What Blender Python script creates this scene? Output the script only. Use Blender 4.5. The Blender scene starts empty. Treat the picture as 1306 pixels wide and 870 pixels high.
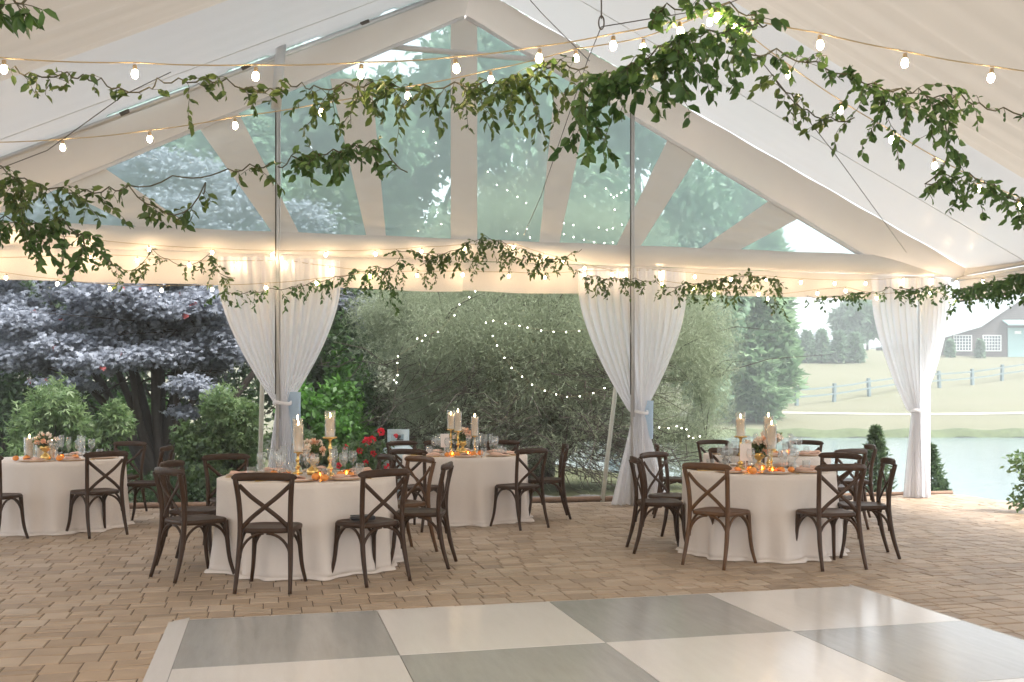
import bpy, bmesh, math, random
import numpy as np
from mathutils import Vector, Matrix
R = math.radians
PI = math.pi
rnd = random.Random(7)
rng = np.random.default_rng(11)
SC = bpy.context.scene
COL = SC.collection
F, CX, HY, H = 1270.0, 653.0, 508.0, 1.45       # focal length (photo px), principal column, horizon row, eye height

# ------------------------------------------------------------------ camera maths, tent frame
def W(px, py, D):
    return Vector(((px - CX) / F * D, D, H - (py - HY) / F * D))
def Gr(px, py):
    D = H * F / (py - HY)
    return Vector(((px - CX) / F * D, D, 0))
ANG = R(13.7)
UX, UY = math.cos(ANG), math.sin(ANG)
OX, OY = -0.614, 13.0
HALF = 7.35
def T(s, t, z=0.0):                             # tent frame: s across the gable, t towards the camera
    return Vector((OX + s * UX + t * UY, OY + s * UY - t * UX, z))
def GP(px, py, t=0.0):                          # pixel -> (s, z) on the gable plane t
    p = (px - CX) / F
    y0, x0 = OY - t * UX, OX + t * UY
    s = (p * y0 - x0) / (UX - p * UY)
    D = y0 + s * UY
    return s, H - (py - HY) / F * D
def TP(px, py, t=0.0):
    s, z = GP(px, py, t)
    return T(s, t, z)

# ------------------------------------------------------------------ mesh builder
class MB:
    def __init__(self):
        self.v, self.f, self.s = [], [], []
    def add(self, vs, fs, smooth=False):
        b = len(self.v)
        self.v += [tuple(p) for p in vs]
        self.f += [tuple(i + b for i in f) for f in fs]
        self.s += [smooth] * len(fs)
        return self
    def box(self, c, size, bev=0.0, rot=None, smooth=False):
        bm = bmesh.new()
        bmesh.ops.create_cube(bm, size=1)
        for q in bm.verts:
            q.co = Vector((q.co.x * size[0], q.co.y * size[1], q.co.z * size[2]))
        if bev:
            bmesh.ops.bevel(bm, geom=bm.edges[:], offset=bev, segments=2, affect='EDGES', profile=0.5)
        m = rot if rot is not None else Matrix.Identity(3)
        bm.verts.index_update()
        self.add([m @ q.co + Vector(c) for q in bm.verts], [[q.index for q in f.verts] for f in bm.faces], smooth)
        bm.free()
        return self
    def tube(self, pts, r, n=8, flat=None, cap=True, up=None):
        pts = [Vector(p) for p in pts]
        k = len(pts)
        rr = r if isinstance(r, (list, tuple)) else [r] * k
        vs, fs = [], []
        N = None
        for i, p in enumerate(pts):
            t = (pts[min(i + 1, k - 1)] - pts[max(i - 1, 0)])
            t = t.normalized() if t.length > 1e-9 else Vector((0, 0, 1))
            if N is None:
                a = Vector(up) if up else (Vector((0, 0, 1)) if abs(t.z) < .9 else Vector((1, 0, 0)))
                N = (a - t * a.dot(t)).normalized()
            else:
                N = (N - t * N.dot(t))
                N = N.normalized() if N.length > 1e-6 else t.orthogonal().normalized()
            B = t.cross(N)
            fa, fb = flat if flat else (1, 1)
            for j in range(n):
                a = 2 * PI * (j + .5) / n
                vs.append(p + N * math.cos(a) * rr[i] * fa + B * math.sin(a) * rr[i] * fb)
        for i in range(k - 1):
            for j in range(n):
                j2 = (j + 1) % n
                fs.append((i * n + j, i * n + j2, (i + 1) * n + j2, (i + 1) * n + j))
        self.add(vs, fs, n > 4)
        if cap:
            b = len(self.v) - len(vs)
            self.f += [tuple(b + j for j in reversed(range(n))), tuple(b + (k - 1) * n + j for j in range(n))]
            self.s += [False, False]
        return self
    def lathe(self, prof, n=16, c=(0, 0, 0), smooth=True):
        c = Vector(c)
        vs, fs = [], []
        for (r, z) in prof:
            for j in range(n):
                a = 2 * PI * j / n
                vs.append(c + Vector((r * math.cos(a), r * math.sin(a), z)))
        for i in range(len(prof) - 1):
            for j in range(n):
                j2 = (j + 1) % n
                fs.append((i * n + j, i * n + j2, (i + 1) * n + j2, (i + 1) * n + j))
        return self.add(vs, fs, smooth)
    def ball(self, c, r, sub=2, sc=(1, 1, 1), jit=0.0):
        bm = bmesh.new()
        bmesh.ops.create_icosphere(bm, subdivisions=sub, radius=r)
        bm.verts.index_update()
        c = Vector(c)
        self.add([c + Vector((q.co.x * sc[0], q.co.y * sc[1], q.co.z * sc[2])) * (1 + rnd.uniform(-jit, jit)) for q in bm.verts],
                 [[q.index for q in f.verts] for f in bm.faces], True)
        bm.free()
        return self
    def surf(self, fn, nu, nv, smooth=True):
        vs = [fn(i / nu, j / nv) for j in range(nv + 1) for i in range(nu + 1)]
        fs = [(j * (nu + 1) + i, j * (nu + 1) + i + 1, (j + 1) * (nu + 1) + i + 1, (j + 1) * (nu + 1) + i) for j in range(nv) for i in range(nu)]
        return self.add(vs, fs, smooth)
    def slab(self, quad, nrm, th):                # a polygon given thickness th along nrm
        n = Vector(nrm).normalized() * th
        k = len(quad)
        q = [Vector(p) for p in quad]
        vs = q + [p + n for p in q]
        fs = [tuple(range(k)), tuple(reversed(range(k, 2 * k)))] + [(i, i + k, (i + 1) % k + k, (i + 1) % k) for i in range(k)]
        return self.add(vs, fs)
    def build(self, name, mat, parent=None, local=False):
        me = bpy.data.meshes.new(name)
        off = Vector((0, 0, 0)) if (local or parent is None) else abs_loc(parent)
        vs = [(p[0] - off.x, p[1] - off.y, p[2] - off.z) for p in self.v]
        me.from_pydata(vs, [], self.f)
        me.polygons.foreach_set('use_smooth', self.s)
        me.materials.append(mat)
        me.update()
        o = bpy.data.objects.new(name, me)
        COL.objects.link(o)
        if parent is not None:
            o.parent = parent
        return o
def abs_loc(o):
    p = Vector(o.location)
    while o.parent:
        o = o.parent
        p += Vector(o.location)
    return p
def thing(name, label, cat, loc=(0, 0, 0), rz=0, group=None):
    o = bpy.data.objects.new(name, None)
    COL.objects.link(o)
    o.location = loc
    o.rotation_euler = (0, 0, rz)
    o.empty_display_size = .1
    return tag(o, label, cat, group)
def tag(o, label=None, cat=None, group=None, kind=None):
    for k, v in (('label', label), ('category', cat), ('group', group), ('kind', kind)):
        if v:
            o[k] = v
    return o
KIDS = {}
def dup(o, loc=None, rz=None, label=None, group=None, parent=None, rot=None, sc=None):
    if parent is None and o.name not in KIDS:
        KIDS[o.name] = list(o.children)
    c = o.copy()
    COL.objects.link(c)
    c.parent = parent
    kids = KIDS[o.name] if parent is None else list(o.children)
    if loc is not None: c.location = loc
    if rz is not None: c.rotation_euler = (0, 0, rz)
    if rot is not None: c.rotation_euler = rot
    if sc is not None: c.scale = (sc, sc, sc)
    if label: c['label'] = label
    if group: c['group'] = group
    for k in kids:
        dup(k, parent=c)
    return c
class Proto:                                     # first use moves the original, later uses copy it
    def __init__(self, o): self.o, self.used = o, False
    def put(self, loc, rz=0, label=None, group=None, rot=None, sc=None):
        if not self.used:
            self.used = True
            KIDS[self.o.name] = list(self.o.children)
            self.o.location = loc
            self.o.rotation_euler = rot if rot else (0, 0, rz)
            if sc: self.o.scale = (sc, sc, sc)
            if label: self.o['label'] = label
            if group: self.o['group'] = group
            return self.o
        return dup(self.o, loc, rz, label, group, rot=rot, sc=sc)

# ------------------------------------------------------------------ materials
def nmat(name):
    m = bpy.data.materials.new(name)
    m.use_nodes = True
    nt = m.node_tree
    return m, nt, nt.nodes, nt.links, nt.nodes['Principled BSDF'], nt.nodes['Material Output']
def setp(p, **k):
    for a, v in k.items():
        p.inputs[a.replace('_', ' ')].default_value = v
def C4(c): return (c[0], c[1], c[2], 1)
def basic(name, col, rough=.5, metal=0, var=.12, scale=12, bump=0.0, bscale=60, spec=.5, stretch=None, coord='Object'):
    m, nt, N, L, p, out = nmat(name)
    setp(p, Roughness=rough, Metallic=metal, Specular_IOR_Level=spec)
    tc = N.new('ShaderNodeTexCoord')
    mp = N.new('ShaderNodeMapping')
    if stretch: mp.inputs['Scale'].default_value = stretch
    L.new(tc.outputs[coord], mp.inputs[0])
    nz = N.new('ShaderNodeTexNoise')
    nz.inputs['Scale'].default_value = scale
    nz.inputs['Detail'].default_value = 6
    L.new(mp.outputs[0], nz.inputs['Vector'])
    mx = N.new('ShaderNodeMix'); mx.data_type = 'RGBA'
    mx.inputs['A'].default_value = C4([max(0, x * (1 - var)) for x in col])
    mx.inputs['B'].default_value = C4([min(1, x * (1 + var)) for x in col])
    L.new(nz.outputs['Fac'], mx.inputs['Factor'])
    L.new(mx.outputs['Result'], p.inputs['Base Color'])
    if bump:
        n2 = N.new('ShaderNodeTexNoise'); n2.inputs['Scale'].default_value = bscale; n2.inputs['Detail'].default_value = 5
        L.new(mp.outputs[0], n2.inputs['Vector'])
        b = N.new('ShaderNodeBump'); b.inputs['Strength'].default_value = bump; b.inputs['Distance'].default_value = .01
        L.new(n2.outputs['Fac'], b.inputs['Height'])
        L.new(b.outputs[0], p.inputs['Normal'])
    return m
def fabric(name, col, trans=.25, transp=0.0, scale=8, var=.04, bump=.15, bscale=25, tcol=None, rough=.9):
    m, nt, N, L, p, out = nmat(name)
    m2 = basic(name + '_tmp', col, rough, 0, var, scale, bump, bscale, .2)
    bpy.data.materials.remove(m)
    m2.name = name
    N, L = m2.node_tree.nodes, m2.node_tree.links
    p, out = N['Principled BSDF'], N['Material Output']
    tr = N.new('ShaderNodeBsdfTranslucent'); tr.inputs[0].default_value = C4(tcol or col)
    mx = N.new('ShaderNodeMixShader'); mx.inputs[0].default_value = trans
    L.new(p.outputs[0], mx.inputs[1]); L.new(tr.outputs[0], mx.inputs[2])
    last = mx
    if transp:
        tp = N.new('ShaderNodeBsdfTransparent')
        m3 = N.new('ShaderNodeMixShader'); m3.inputs[0].default_value = transp
        L.new(mx.outputs[0], m3.inputs[1]); L.new(tp.outputs[0], m3.inputs[2])
        last = m3
    L.new(last.outputs[0], out.inputs[0])
    return m2
def leafmat(name, a, b, trans=.3, rough=.45, spec=.4, tcol=None):
    m, nt, N, L, p, out = nmat(name)
    at = N.new('ShaderNodeAttribute'); at.attribute_name = 'rnd'
    cr = N.new('ShaderNodeValToRGB')
    cr.color_ramp.elements[0].color = C4(a); cr.color_ramp.elements[1].color = C4(b)
    L.new(at.outputs['Fac'], cr.inputs[0]); L.new(cr.outputs[0], p.inputs['Base Color'])
    setp(p, Roughness=rough, Specular_IOR_Level=spec)
    tr = N.new('ShaderNodeBsdfTranslucent')
    hs = N.new('ShaderNodeHueSaturation'); hs.inputs['Value'].default_value = 1.5; hs.inputs['Saturation'].default_value = 1.1
    L.new(cr.outputs[0], hs.inputs['Color']); L.new(hs.outputs[0], tr.inputs[0])
    mx = N.new('ShaderNodeMixShader'); mx.inputs[0].default_value = trans
    L.new(p.outputs[0], mx.inputs[1]); L.new(tr.outputs[0], mx.inputs[2]); L.new(mx.outputs[0], out.inputs[0])
    return m
def emit(name, col, st):
    m, nt, N, L, p, out = nmat(name)
    e = N.new('ShaderNodeEmission'); e.inputs[0].default_value = C4(col); e.inputs[1].default_value = st
    L.new(e.outputs[0], out.inputs[0])
    return m
def thinglass(name, tint=(.96, .98, .98), ior=1.45, haze=0.0, hcol=(.8, .9, .9), rough=.02, boost=1.0):
    m, nt, N, L, p, out = nmat(name)
    tp = N.new('ShaderNodeBsdfTransparent'); tp.inputs[0].default_value = C4(tint)
    gl = N.new('ShaderNodeBsdfGlossy'); gl.inputs['Roughness'].default_value = rough
    lw = N.new('ShaderNodeLayerWeight'); lw.inputs[0].default_value = .5
    pw = N.new('ShaderNodeMath'); pw.operation = 'POWER'; pw.inputs[1].default_value = 3.5; L.new(lw.outputs['Facing'], pw.inputs[0])
    fr = N.new('ShaderNodeMath'); fr.operation = 'MULTIPLY_ADD'; fr.inputs[1].default_value = .75; fr.inputs[2].default_value = .045; L.new(pw.outputs[0], fr.inputs[0])
    mu = N.new('ShaderNodeMath'); mu.operation = 'MULTIPLY'; mu.use_clamp = True; mu.inputs[1].default_value = boost
    L.new(fr.outputs[0], mu.inputs[0])
    mx = N.new('ShaderNodeMixShader')
    L.new(mu.outputs[0], mx.inputs[0]); L.new(tp.outputs[0], mx.inputs[1]); L.new(gl.outputs[0], mx.inputs[2])
    last = mx
    if haze:
        d = N.new('ShaderNodeBsdfDiffuse'); d.inputs[0].default_value = C4(hcol)
        t = N.new('ShaderNodeBsdfTranslucent'); t.inputs[0].default_value = C4(hcol)
        a = N.new('ShaderNodeMixShader'); a.inputs[0].default_value = .6
        L.new(d.outputs[0], a.inputs[1]); L.new(t.outputs[0], a.inputs[2])
        b = N.new('ShaderNodeMixShader'); b.inputs[0].default_value = haze
        L.new(mx.outputs[0], b.inputs[1]); L.new(a.outputs[0], b.inputs[2])
        last = b
    L.new(last.outputs[0], out.inputs[0])
    return m

M = {}
M['wood'] = basic('chair_dark_wood', (.044, .021, .010), .45, 0, .45, 9, .25, 40, .22, stretch=(1, 1, .25))
M['wood_light'] = basic('chair_amber_wood', (.105, .048, .018), .45, 0, .4, 9, .25, 40, .3, stretch=(1, 1, .25))
M['wood_mid'] = basic('chair_brown_wood', (.055, .025, .011), .45, 0, .4, 9, .25, 40, .3, stretch=(1, 1, .25))
M['cloth'] = fabric('tablecloth_linen', (.77, .69, .63), .12, 0, 6, .05, .25, 30)
M['liner'] = fabric('ceiling_liner', (.62, .59, .56), .15, 0, 1.5, .03, .25, 3, (.60, .55, .49))
M['vinyl'] = fabric('roof_vinyl', (.56, .565, .58), .18, 0, 1.0, .03, .12, 2, (.58, .60, .62), rough=.3)
M['sheath'] = fabric('frame_sheath', (.73, .695, .67), .10, 0, 5, .03, .2, 10)
M['curtain'] = fabric('sheer_curtain', (.97, .955, .955), .55, .07, 6, .03, .1, 60, (.94, .94, .97))
M['pane'] = thinglass('clear_vinyl_pane', (.90, .98, .97), 1.45, .42, (.66, .86, .85), .0, 1.0)
M['glass'] = thinglass('table_glass', (.97, .98, .98), 1.45, .05, (.95, .95, .95), .03, 1.3)
M['amber'] = thinglass('amber_glass', (.95, .62, .22), 1.5, .15, (.9, .5, .12), .05, 1.2)
M['steel'] = basic('painted_steel', (.62, .62, .62), .35, .4, .08)
M['darkmetal'] = basic('dark_metal', (.10, .085, .075), .45, .6, .2)
M['alu'] = basic('aluminium', (.60, .60, .60), .35, .85, .1)
M['blue_cover'] = fabric('blue_leg_cover', (.54, .66, .77), .4, 0, 4, .08, .1)
M['white_cover'] = fabric('white_leg_cover', (.78, .78, .80), .2, 0, 4, .05, .1)
M['cord'] = basic('light_cord', (.45, .36, .22), .6)
M['wire'] = basic('steel_wire', (.12, .11, .10), .5, .5)
M['socket'] = basic('bulb_socket', (.40, .30, .18), .5)
M['bulb'] = emit('warm_bulb', (1, .71, .41), 40)
M['fairy'] = emit('fairy_bulb', (.95, 1, .84), 7)
M['flame'] = emit('candle_flame', (1, .70, .34), 17)
M['wax'] = fabric('candle_wax', (.90, .80, .69), .40, 0, 4, .03, .05, 20, (.97, .80, .60))
M['brass'] = basic('brass', (.72, .48, .16), .25, .9, .15)
M['china'] = basic('blush_china', (.80, .68, .60), .3, 0, .05)
M['gold_rim'] = basic('tan_charger', (.66, .45, .28), .4, .2, .1)
M['napkin'] = fabric('blush_napkin', (.74, .50, .40), .1, 0, 10, .1, .3, 50)
M['paper'] = fabric('card_paper', (.84, .76, .72), .15, 0, 10, .03, 0.05)
M['fruit'] = basic('orange_fruit', (.80, .28, .05), .4, 0, .25, 25, .2, 120)
M['petal'] = leafmat('pale_petal', (.80, .66, .55), (.86, .80, .72), .3)
M['peach'] = leafmat('peach_petal', (.80, .45, .28), (.82, .62, .48), .3)
M['red'] = leafmat('red_petal', (.62, .02, .03), (.75, .06, .10), .25)
M['posy'] = leafmat('posy_leaf', (.05, .09, .03), (.14, .18, .06), .3)
M['vine'] = leafmat('vine_leaf', (.038, .095, .028), (.11, .20, .055), .25, .4)
M['vine_warm'] = leafmat('vine_leaf_light', (.035, .080, .020), (.13, .185, .05), .3, .4)
M['twig'] = basic('vine_twig', (.075, .070, .035), .7)
M['bark'] = basic('bark', (.040, .030, .025), .9, 0, .4, 14, .6, 30)
M['bark_grey'] = basic('grey_bark', (.085, .07, .058), .9, 0, .4, 14, .6, 30)
M['maple'] = leafmat('maple_leaf', (.16, .178, .215), (.35, .38, .44), .22, .5, .25)
M['maple_red'] = leafmat('maple_new_leaf', (.30, .06, .07), (.45, .12, .12), .3)
M['weep'] = leafmat('weeping_needles', (.20, .235, .16), (.38, .425, .30), .4, .6, .2)
M['green_dark'] = leafmat('dark_leaf', (.03, .06, .025), (.075, .13, .05), .3)
M['green_vivid'] = leafmat('vivid_leaf', (.045, .12, .025), (.11, .24, .05), .4)
M['green_pale'] = leafmat('pale_leaf', (.085, .15, .06), (.20, .275, .125), .4)
M['green_mid'] = leafmat('mid_leaf', (.05, .09, .035), (.13, .19, .08), .35)
M['spruce'] = leafmat('spruce_needles', (.13, .22, .125), (.30, .42, .25), .25, .6, .2)
M['far_green'] = leafmat('far_leaf', (.10, .17, .11), (.21, .31, .20), .3)
M['arbor'] = leafmat('arborvitae_leaf', (.06, .10, .05), (.14, .20, .10), .3)
M['gravel'] = basic('grey_gravel', (.20, .19, .185), .9, 0, .5, 60, .9, 90)
M['kerb'] = basic('edging_wood', (.24, .15, .10), .8, 0, .3, 20, .3)
M['tank'] = basic('tank_paint', (.46, .55, .58), .4, 0, .06)
M['white_paint'] = basic('white_paint', (.75, .75, .74), .5, 0, .05)
M['fence'] = basic('fence_wood', (.15, .20, .21), .8, 0, .2)
M['roof_metal'] = basic('roof_metal', (.55, .62, .62), .5, 0, .1, 2)
M['roof_far'] = basic('far_roof', (.30, .34, .37), .7, 0, .1, 2)
M['teal'] = basic('teal_door', (.30, .46, .45), .5, 0, .06)
M['phone'] = basic('black_clutch', (.02, .02, .025), .3)
M['strap'] = basic('guy_strap', (.66, .68, .62), .6)
M['shade'] = basic('window_glass_dark', (.10, .13, .15), .1, 0, .1)

# floor trim and panels
def panel_mat(name, a, b, rough):
    m, nt, N, L, p, out = nmat(name)
    tc = N.new('ShaderNodeTexCoord'); mp = N.new('ShaderNodeMapping')
    mp.inputs['Scale'].default_value = (9, 1.2, 1)
    L.new(tc.outputs['Object'], mp.inputs[0])
    nz = N.new('ShaderNodeTexNoise'); nz.inputs['Scale'].default_value = 2.2; nz.inputs['Detail'].default_value = 8; nz.inputs['Roughness'].default_value = .65
    L.new(mp.outputs[0], nz.inputs['Vector'])
    n3 = N.new('ShaderNodeTexNoise'); n3.inputs['Scale'].default_value = .9; n3.inputs['Detail'].default_value = 3
    L.new(tc.outputs['Object'], n3.inputs['Vector'])
    ad = N.new('ShaderNodeMath'); ad.operation = 'ADD'; L.new(nz.outputs[0], ad.inputs[0]); L.new(n3.outputs[0], ad.inputs[1])
    mr = N.new('ShaderNodeMapRange'); mr.inputs['From Min'].default_value = .6; mr.inputs['From Max'].default_value = 1.4
    L.new(ad.outputs[0], mr.inputs[0])
    mx = N.new('ShaderNodeMix'); mx.data_type = 'RGBA'; mx.inputs['A'].default_value = C4(a); mx.inputs['B'].default_value = C4(b)
    L.new(mr.outputs[0], mx.inputs['Factor']); L.new(mx.outputs['Result'], p.inputs['Base Color'])
    r2 = N.new('ShaderNodeMapRange'); r2.inputs['To Min'].default_value = rough * .8; r2.inputs['To Max'].default_value = rough * 1.35
    L.new(n3.outputs[0], r2.inputs[0]); L.new(r2.outputs[0], p.inputs['Roughness'])
    bp = N.new('ShaderNodeBump'); bp.inputs['Strength'].default_value = .05; L.new(nz.outputs[0], bp.inputs['Height']); L.new(bp.outputs[0], p.inputs['Normal'])
    return m
M['panel_white'] = panel_mat('panel_white', (.66, .625, .60), (.74, .71, .69), .16)
M['panel_grey'] = panel_mat('panel_grey', (.31, .305, .295), (.42, .415, .405), .16)
def paver_mat():
    m, nt, N, L, p, out = nmat('clay_paver')
    at = N.new('ShaderNodeAttribute'); at.attribute_name = 'rnd'
    cr = N.new('ShaderNodeValToRGB')
    e = cr.color_ramp.elements
    e[0].color = C4((.29, .212, .147)); e[1].color = C4((.44, .345, .26))
    x = e.new(.35); x.color = C4((.355, .256, .172)); x = e.new(.7); x.color = C4((.385, .285, .20))
    L.new(at.outputs['Fac'], cr.inputs[0])
    tc = N.new('ShaderNodeTexCoord')
    nz = N.new('ShaderNodeTexNoise'); nz.inputs['Scale'].default_value = 5; nz.inputs['Detail'].default_value = 8
    L.new(tc.outputs['Object'], nz.inputs['Vector'])
    n2 = N.new('ShaderNodeTexNoise'); n2.inputs['Scale'].default_value = 90; n2.inputs['Detail'].default_value = 4
    L.new(tc.outputs['Object'], n2.inputs['Vector'])
    n4 = N.new('ShaderNodeTexNoise'); n4.inputs['Scale'].default_value = .7; n4.inputs['Detail'].default_value = 4
    L.new(tc.outputs['Object'], n4.inputs['Vector'])
    s = N.new('ShaderNodeMath'); s.operation = 'ADD'; L.new(nz.outputs[0], s.inputs[0]); L.new(n4.outputs[0], s.inputs[1])
    mr = N.new('ShaderNodeMapRange'); mr.inputs['From Min'].default_value = .6; mr.inputs['From Max'].default_value = 1.4
    mr.inputs['To Min'].default_value = .76; mr.inputs['To Max'].default_value = 1.18
    L.new(s.outputs[0], mr.inputs[0])
    mu = N.new('ShaderNodeMix'); mu.data_type = 'RGBA'; mu.blend_type = 'MULTIPLY'; mu.inputs['Factor'].default_value = 1
    L.new(cr.outputs[0], mu.inputs['A']); L.new(mr.outputs[0], mu.inputs['B'])
    L.new(mu.outputs['Result'], p.inputs['Base Color'])
    setp(p, Roughness=.52, Specular_IOR_Level=.5)
    bp = N.new('ShaderNodeBump'); bp.inputs['Strength'].default_value = .35; bp.inputs['Distance'].default_value = .0007
    L.new(n2.outputs[0], bp.inputs['Height']); L.new(bp.outputs[0], p.inputs['Normal'])
    return m
M['paver'] = paver_mat()
M['joint'] = basic('joint_sand', (.11, .075, .05), .95, 0, .3, 40, .4)

# ------------------------------------------------------------------ leaf clouds (vectorised)
def unit(a):
    return a / np.maximum(np.linalg.norm(a, axis=1, keepdims=True), 1e-9)
def leaf_cloud(name, P, D, Nn, L, Wd, mat, parent=None, lobes=1, spread=.8, full=False, kind=None, fold=.18):
    P = np.asarray(P, float); D = unit(np.asarray(D, float)); Nn = np.asarray(Nn, float)
    n = len(P)
    L = np.broadcast_to(np.asarray(L, float), (n,)); Wd = np.broadcast_to(np.asarray(Wd, float), (n,))
    B = unit(np.cross(D, Nn)); Nn = unit(np.cross(B, D))
    r = rng.random(n)
    if lobes > 1:
        angs = np.linspace(-spread, spread, lobes)
        P = np.repeat(P, lobes, 0); r = np.repeat(r, lobes)
        a = np.tile(angs, n)[:, None]
        D0, B0 = np.repeat(D, lobes, 0), np.repeat(B, lobes, 0)
        D = D0 * np.cos(a) + B0 * np.sin(a); B = -D0 * np.sin(a) + B0 * np.cos(a)
        Nn = np.repeat(Nn, lobes, 0)
        L = np.repeat(L, lobes) * (1 - .35 * np.abs(np.tile(angs, n)) / max(spread, 1e-6)); Wd = np.repeat(Wd, lobes)
        n *= lobes
    L = L[:, None]; Wd = Wd[:, None]
    off = np.array(abs_loc(parent)) if parent is not None else np.zeros(3)
    P = P - off
    if full:
        V = np.stack([P, P + D * L * .28 + B * Wd * .42 + Nn * Wd * fold, P + D * L * .66 + B * Wd * .40 + Nn * Wd * fold,
                      P + D * L - Nn * L * .08, P + D * L * .66 - B * Wd * .40 + Nn * Wd * fold, P + D * L * .28 - B * Wd * .42 + Nn * Wd * fold], 1)
        idx = np.array([[0, 1, 2, 3], [0, 3, 4, 5]])
    else:
        V = np.stack([P, P + D * L * .45 + B * Wd * .5 + Nn * Wd * fold, P + D * L, P + D * L * .45 - B * Wd * .5 + Nn * Wd * fold], 1)
        idx = np.array([[0, 1, 2, 3]])
    k = V.shape[1]
    faces = (np.arange(n)[:, None, None] * k + idx[None]).reshape(-1, 4)
    me = bpy.data.meshes.new(name)
    nv, nf = n * k, len(faces)
    me.vertices.add(nv); me.vertices.foreach_set('co', V.reshape(-1).astype(np.float32))
    me.loops.add(nf * 4); me.loops.foreach_set('vertex_index', faces.reshape(-1).astype(np.int32))
    me.polygons.add(nf); me.polygons.foreach_set('loop_start', (np.arange(nf) * 4).astype(np.int32))
    me.update(calc_edges=True)
    at = me.attributes.new('rnd', 'FLOAT', 'POINT')
    at.data.foreach_set('value', np.repeat(r, k).astype(np.float32))
    me.materials.append(mat)
    o = bpy.data.objects.new(name, me); COL.objects.link(o)
    if parent is not None: o.parent = parent
    if kind: o['kind'] = kind
    return o
def rdir(n):
    return unit(rng.normal(size=(n, 3)))
def clump_points(clumps, n, power=.42):
    cl = np.array(clumps, float)
    w = cl[:, 3] * cl[:, 4] + cl[:, 4] * cl[:, 5] + cl[:, 3] * cl[:, 5]
    i = rng.choice(len(cl), n, p=w / w.sum())
    d = rdir(n)
    rad = rng.random(n)[:, None] ** power * (1 + .18 * rng.normal(size=(n, 1)))
    return cl[i, :3] + d * rad * cl[i, 3:6], d, i
def limbs(mb, base, tips, r0, mid=.35, jit=.25):
    base = Vector(base)
    for tp in tips:
        tp = Vector(tp)
        pts = []
        for k in range(6):
            f = k / 5
            p = base.lerp(tp, f)
            p.z = base.z + (tp.z - base.z) * (f ** (1 - mid) if mid > 0 else f)
            if 0 < k < 5: p += Vector((rnd.uniform(-1, 1), rnd.uniform(-1, 1), rnd.uniform(-.5, .5))) * jit
            pts.append(p)
        mb.tube(pts, [r0 * (1 - .82 * k / 5) for k in range(6)], 7)
def tree(name, label, cat, base, clumps, n, Lw, mat, bark, r0, trunk_h, lobes=1, up=.5, droop=0.0, group=None, power=.42, fold=.18, jit=.25):
    o = thing(name, label, cat, base, 0, group)
    b = Vector(base)
    mb = MB()
    top = b + Vector((rnd.uniform(-.1, .1), 0, trunk_h))
    mb.tube([b - Vector((0, 0, .15)), b.lerp(top, .5) + Vector((rnd.uniform(-.06, .06), 0, 0)), top], [r0 * 1.2, r0, r0 * .8], 9)
    limbs(mb, top, [c[:3] for c in clumps], r0 * .6, jit=jit)
    mb.build('trunk', bark, o)
    P, d, i = clump_points(clumps, n, power)
    Nn = rdir(n) * .7 + d * .5 + np.array([0, 0, up])
    Dr = rdir(n) + d * .6 + np.array([0, 0, -droop])
    s = .7 + .6 * rng.random(n)
    leaf_cloud('crown', P, Dr, Nn, Lw[0] * s, Lw[1] * s, mat, o, lobes, fold=fold)
    return o

# ================================================================== SETTING
# terrain: garden, pond basin, rising field
def pl(x, pts):
    return np.interp(x, [p[0] for p in pts], [p[1] for p in pts])
SHORE = [(-30, 16), (2, 10.6), (14.7, 7.45), (15.5, 4.2), (18, 3.3), (22, 1.6), (26, -.5), (34, -3), (60, -5)]
FIELD = [(47, -1.4), (50, -.45), (58, .45), (68, 1.45), (80, 3.3), (95, 5.9), (125, 7.6), (180, 9), (300, 12)]
def terrain(X, Y):
    d = X - pl(Y, SHORE)
    k = np.clip(d / 2.2, 0, 1); k = k * k * (3 - 2 * k)
    g = -.09 - 1.3 * k
    f = pl(Y, FIELD)
    far = np.clip((Y - 44) / 6, 0, 1)
    g2 = np.where(Y > 44, np.maximum(g * (1 - far) + f * far, np.where(Y > 47, f, -9)), g)
    wob = .12 * np.sin(X * .31 + Y * .17) * np.clip((Y - 52) / 15, 0, 1)
    return np.where(Y > 47, f, g2) + wob
def tz(x, y):
    return float(terrain(np.array([x]), np.array([y]))[0])
xs = np.unique(np.concatenate([np.linspace(-160, -20, 24), np.linspace(-20, 20, 110), np.linspace(20, 220, 50)]))
ys = np.unique(np.concatenate([np.linspace(-60, 8, 24), np.linspace(8, 30, 80), np.linspace(30, 100, 90), np.linspace(100, 420, 50)]))
XX, YY = np.meshgrid(xs, ys)
ZZ = terrain(XX, YY)
mb = MB()
nx = len(xs)
mb.v = [tuple(p) for p in np.stack([XX.ravel(), YY.ravel(), ZZ.ravel()], 1)]
mb.f = [(j * nx + i, j * nx + i + 1, (j + 1) * nx + i + 1, (j + 1) * nx + i) for j in range(len(ys) - 1) for i in range(nx - 1)]
mb.s = [True] * len(mb.f)
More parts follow.
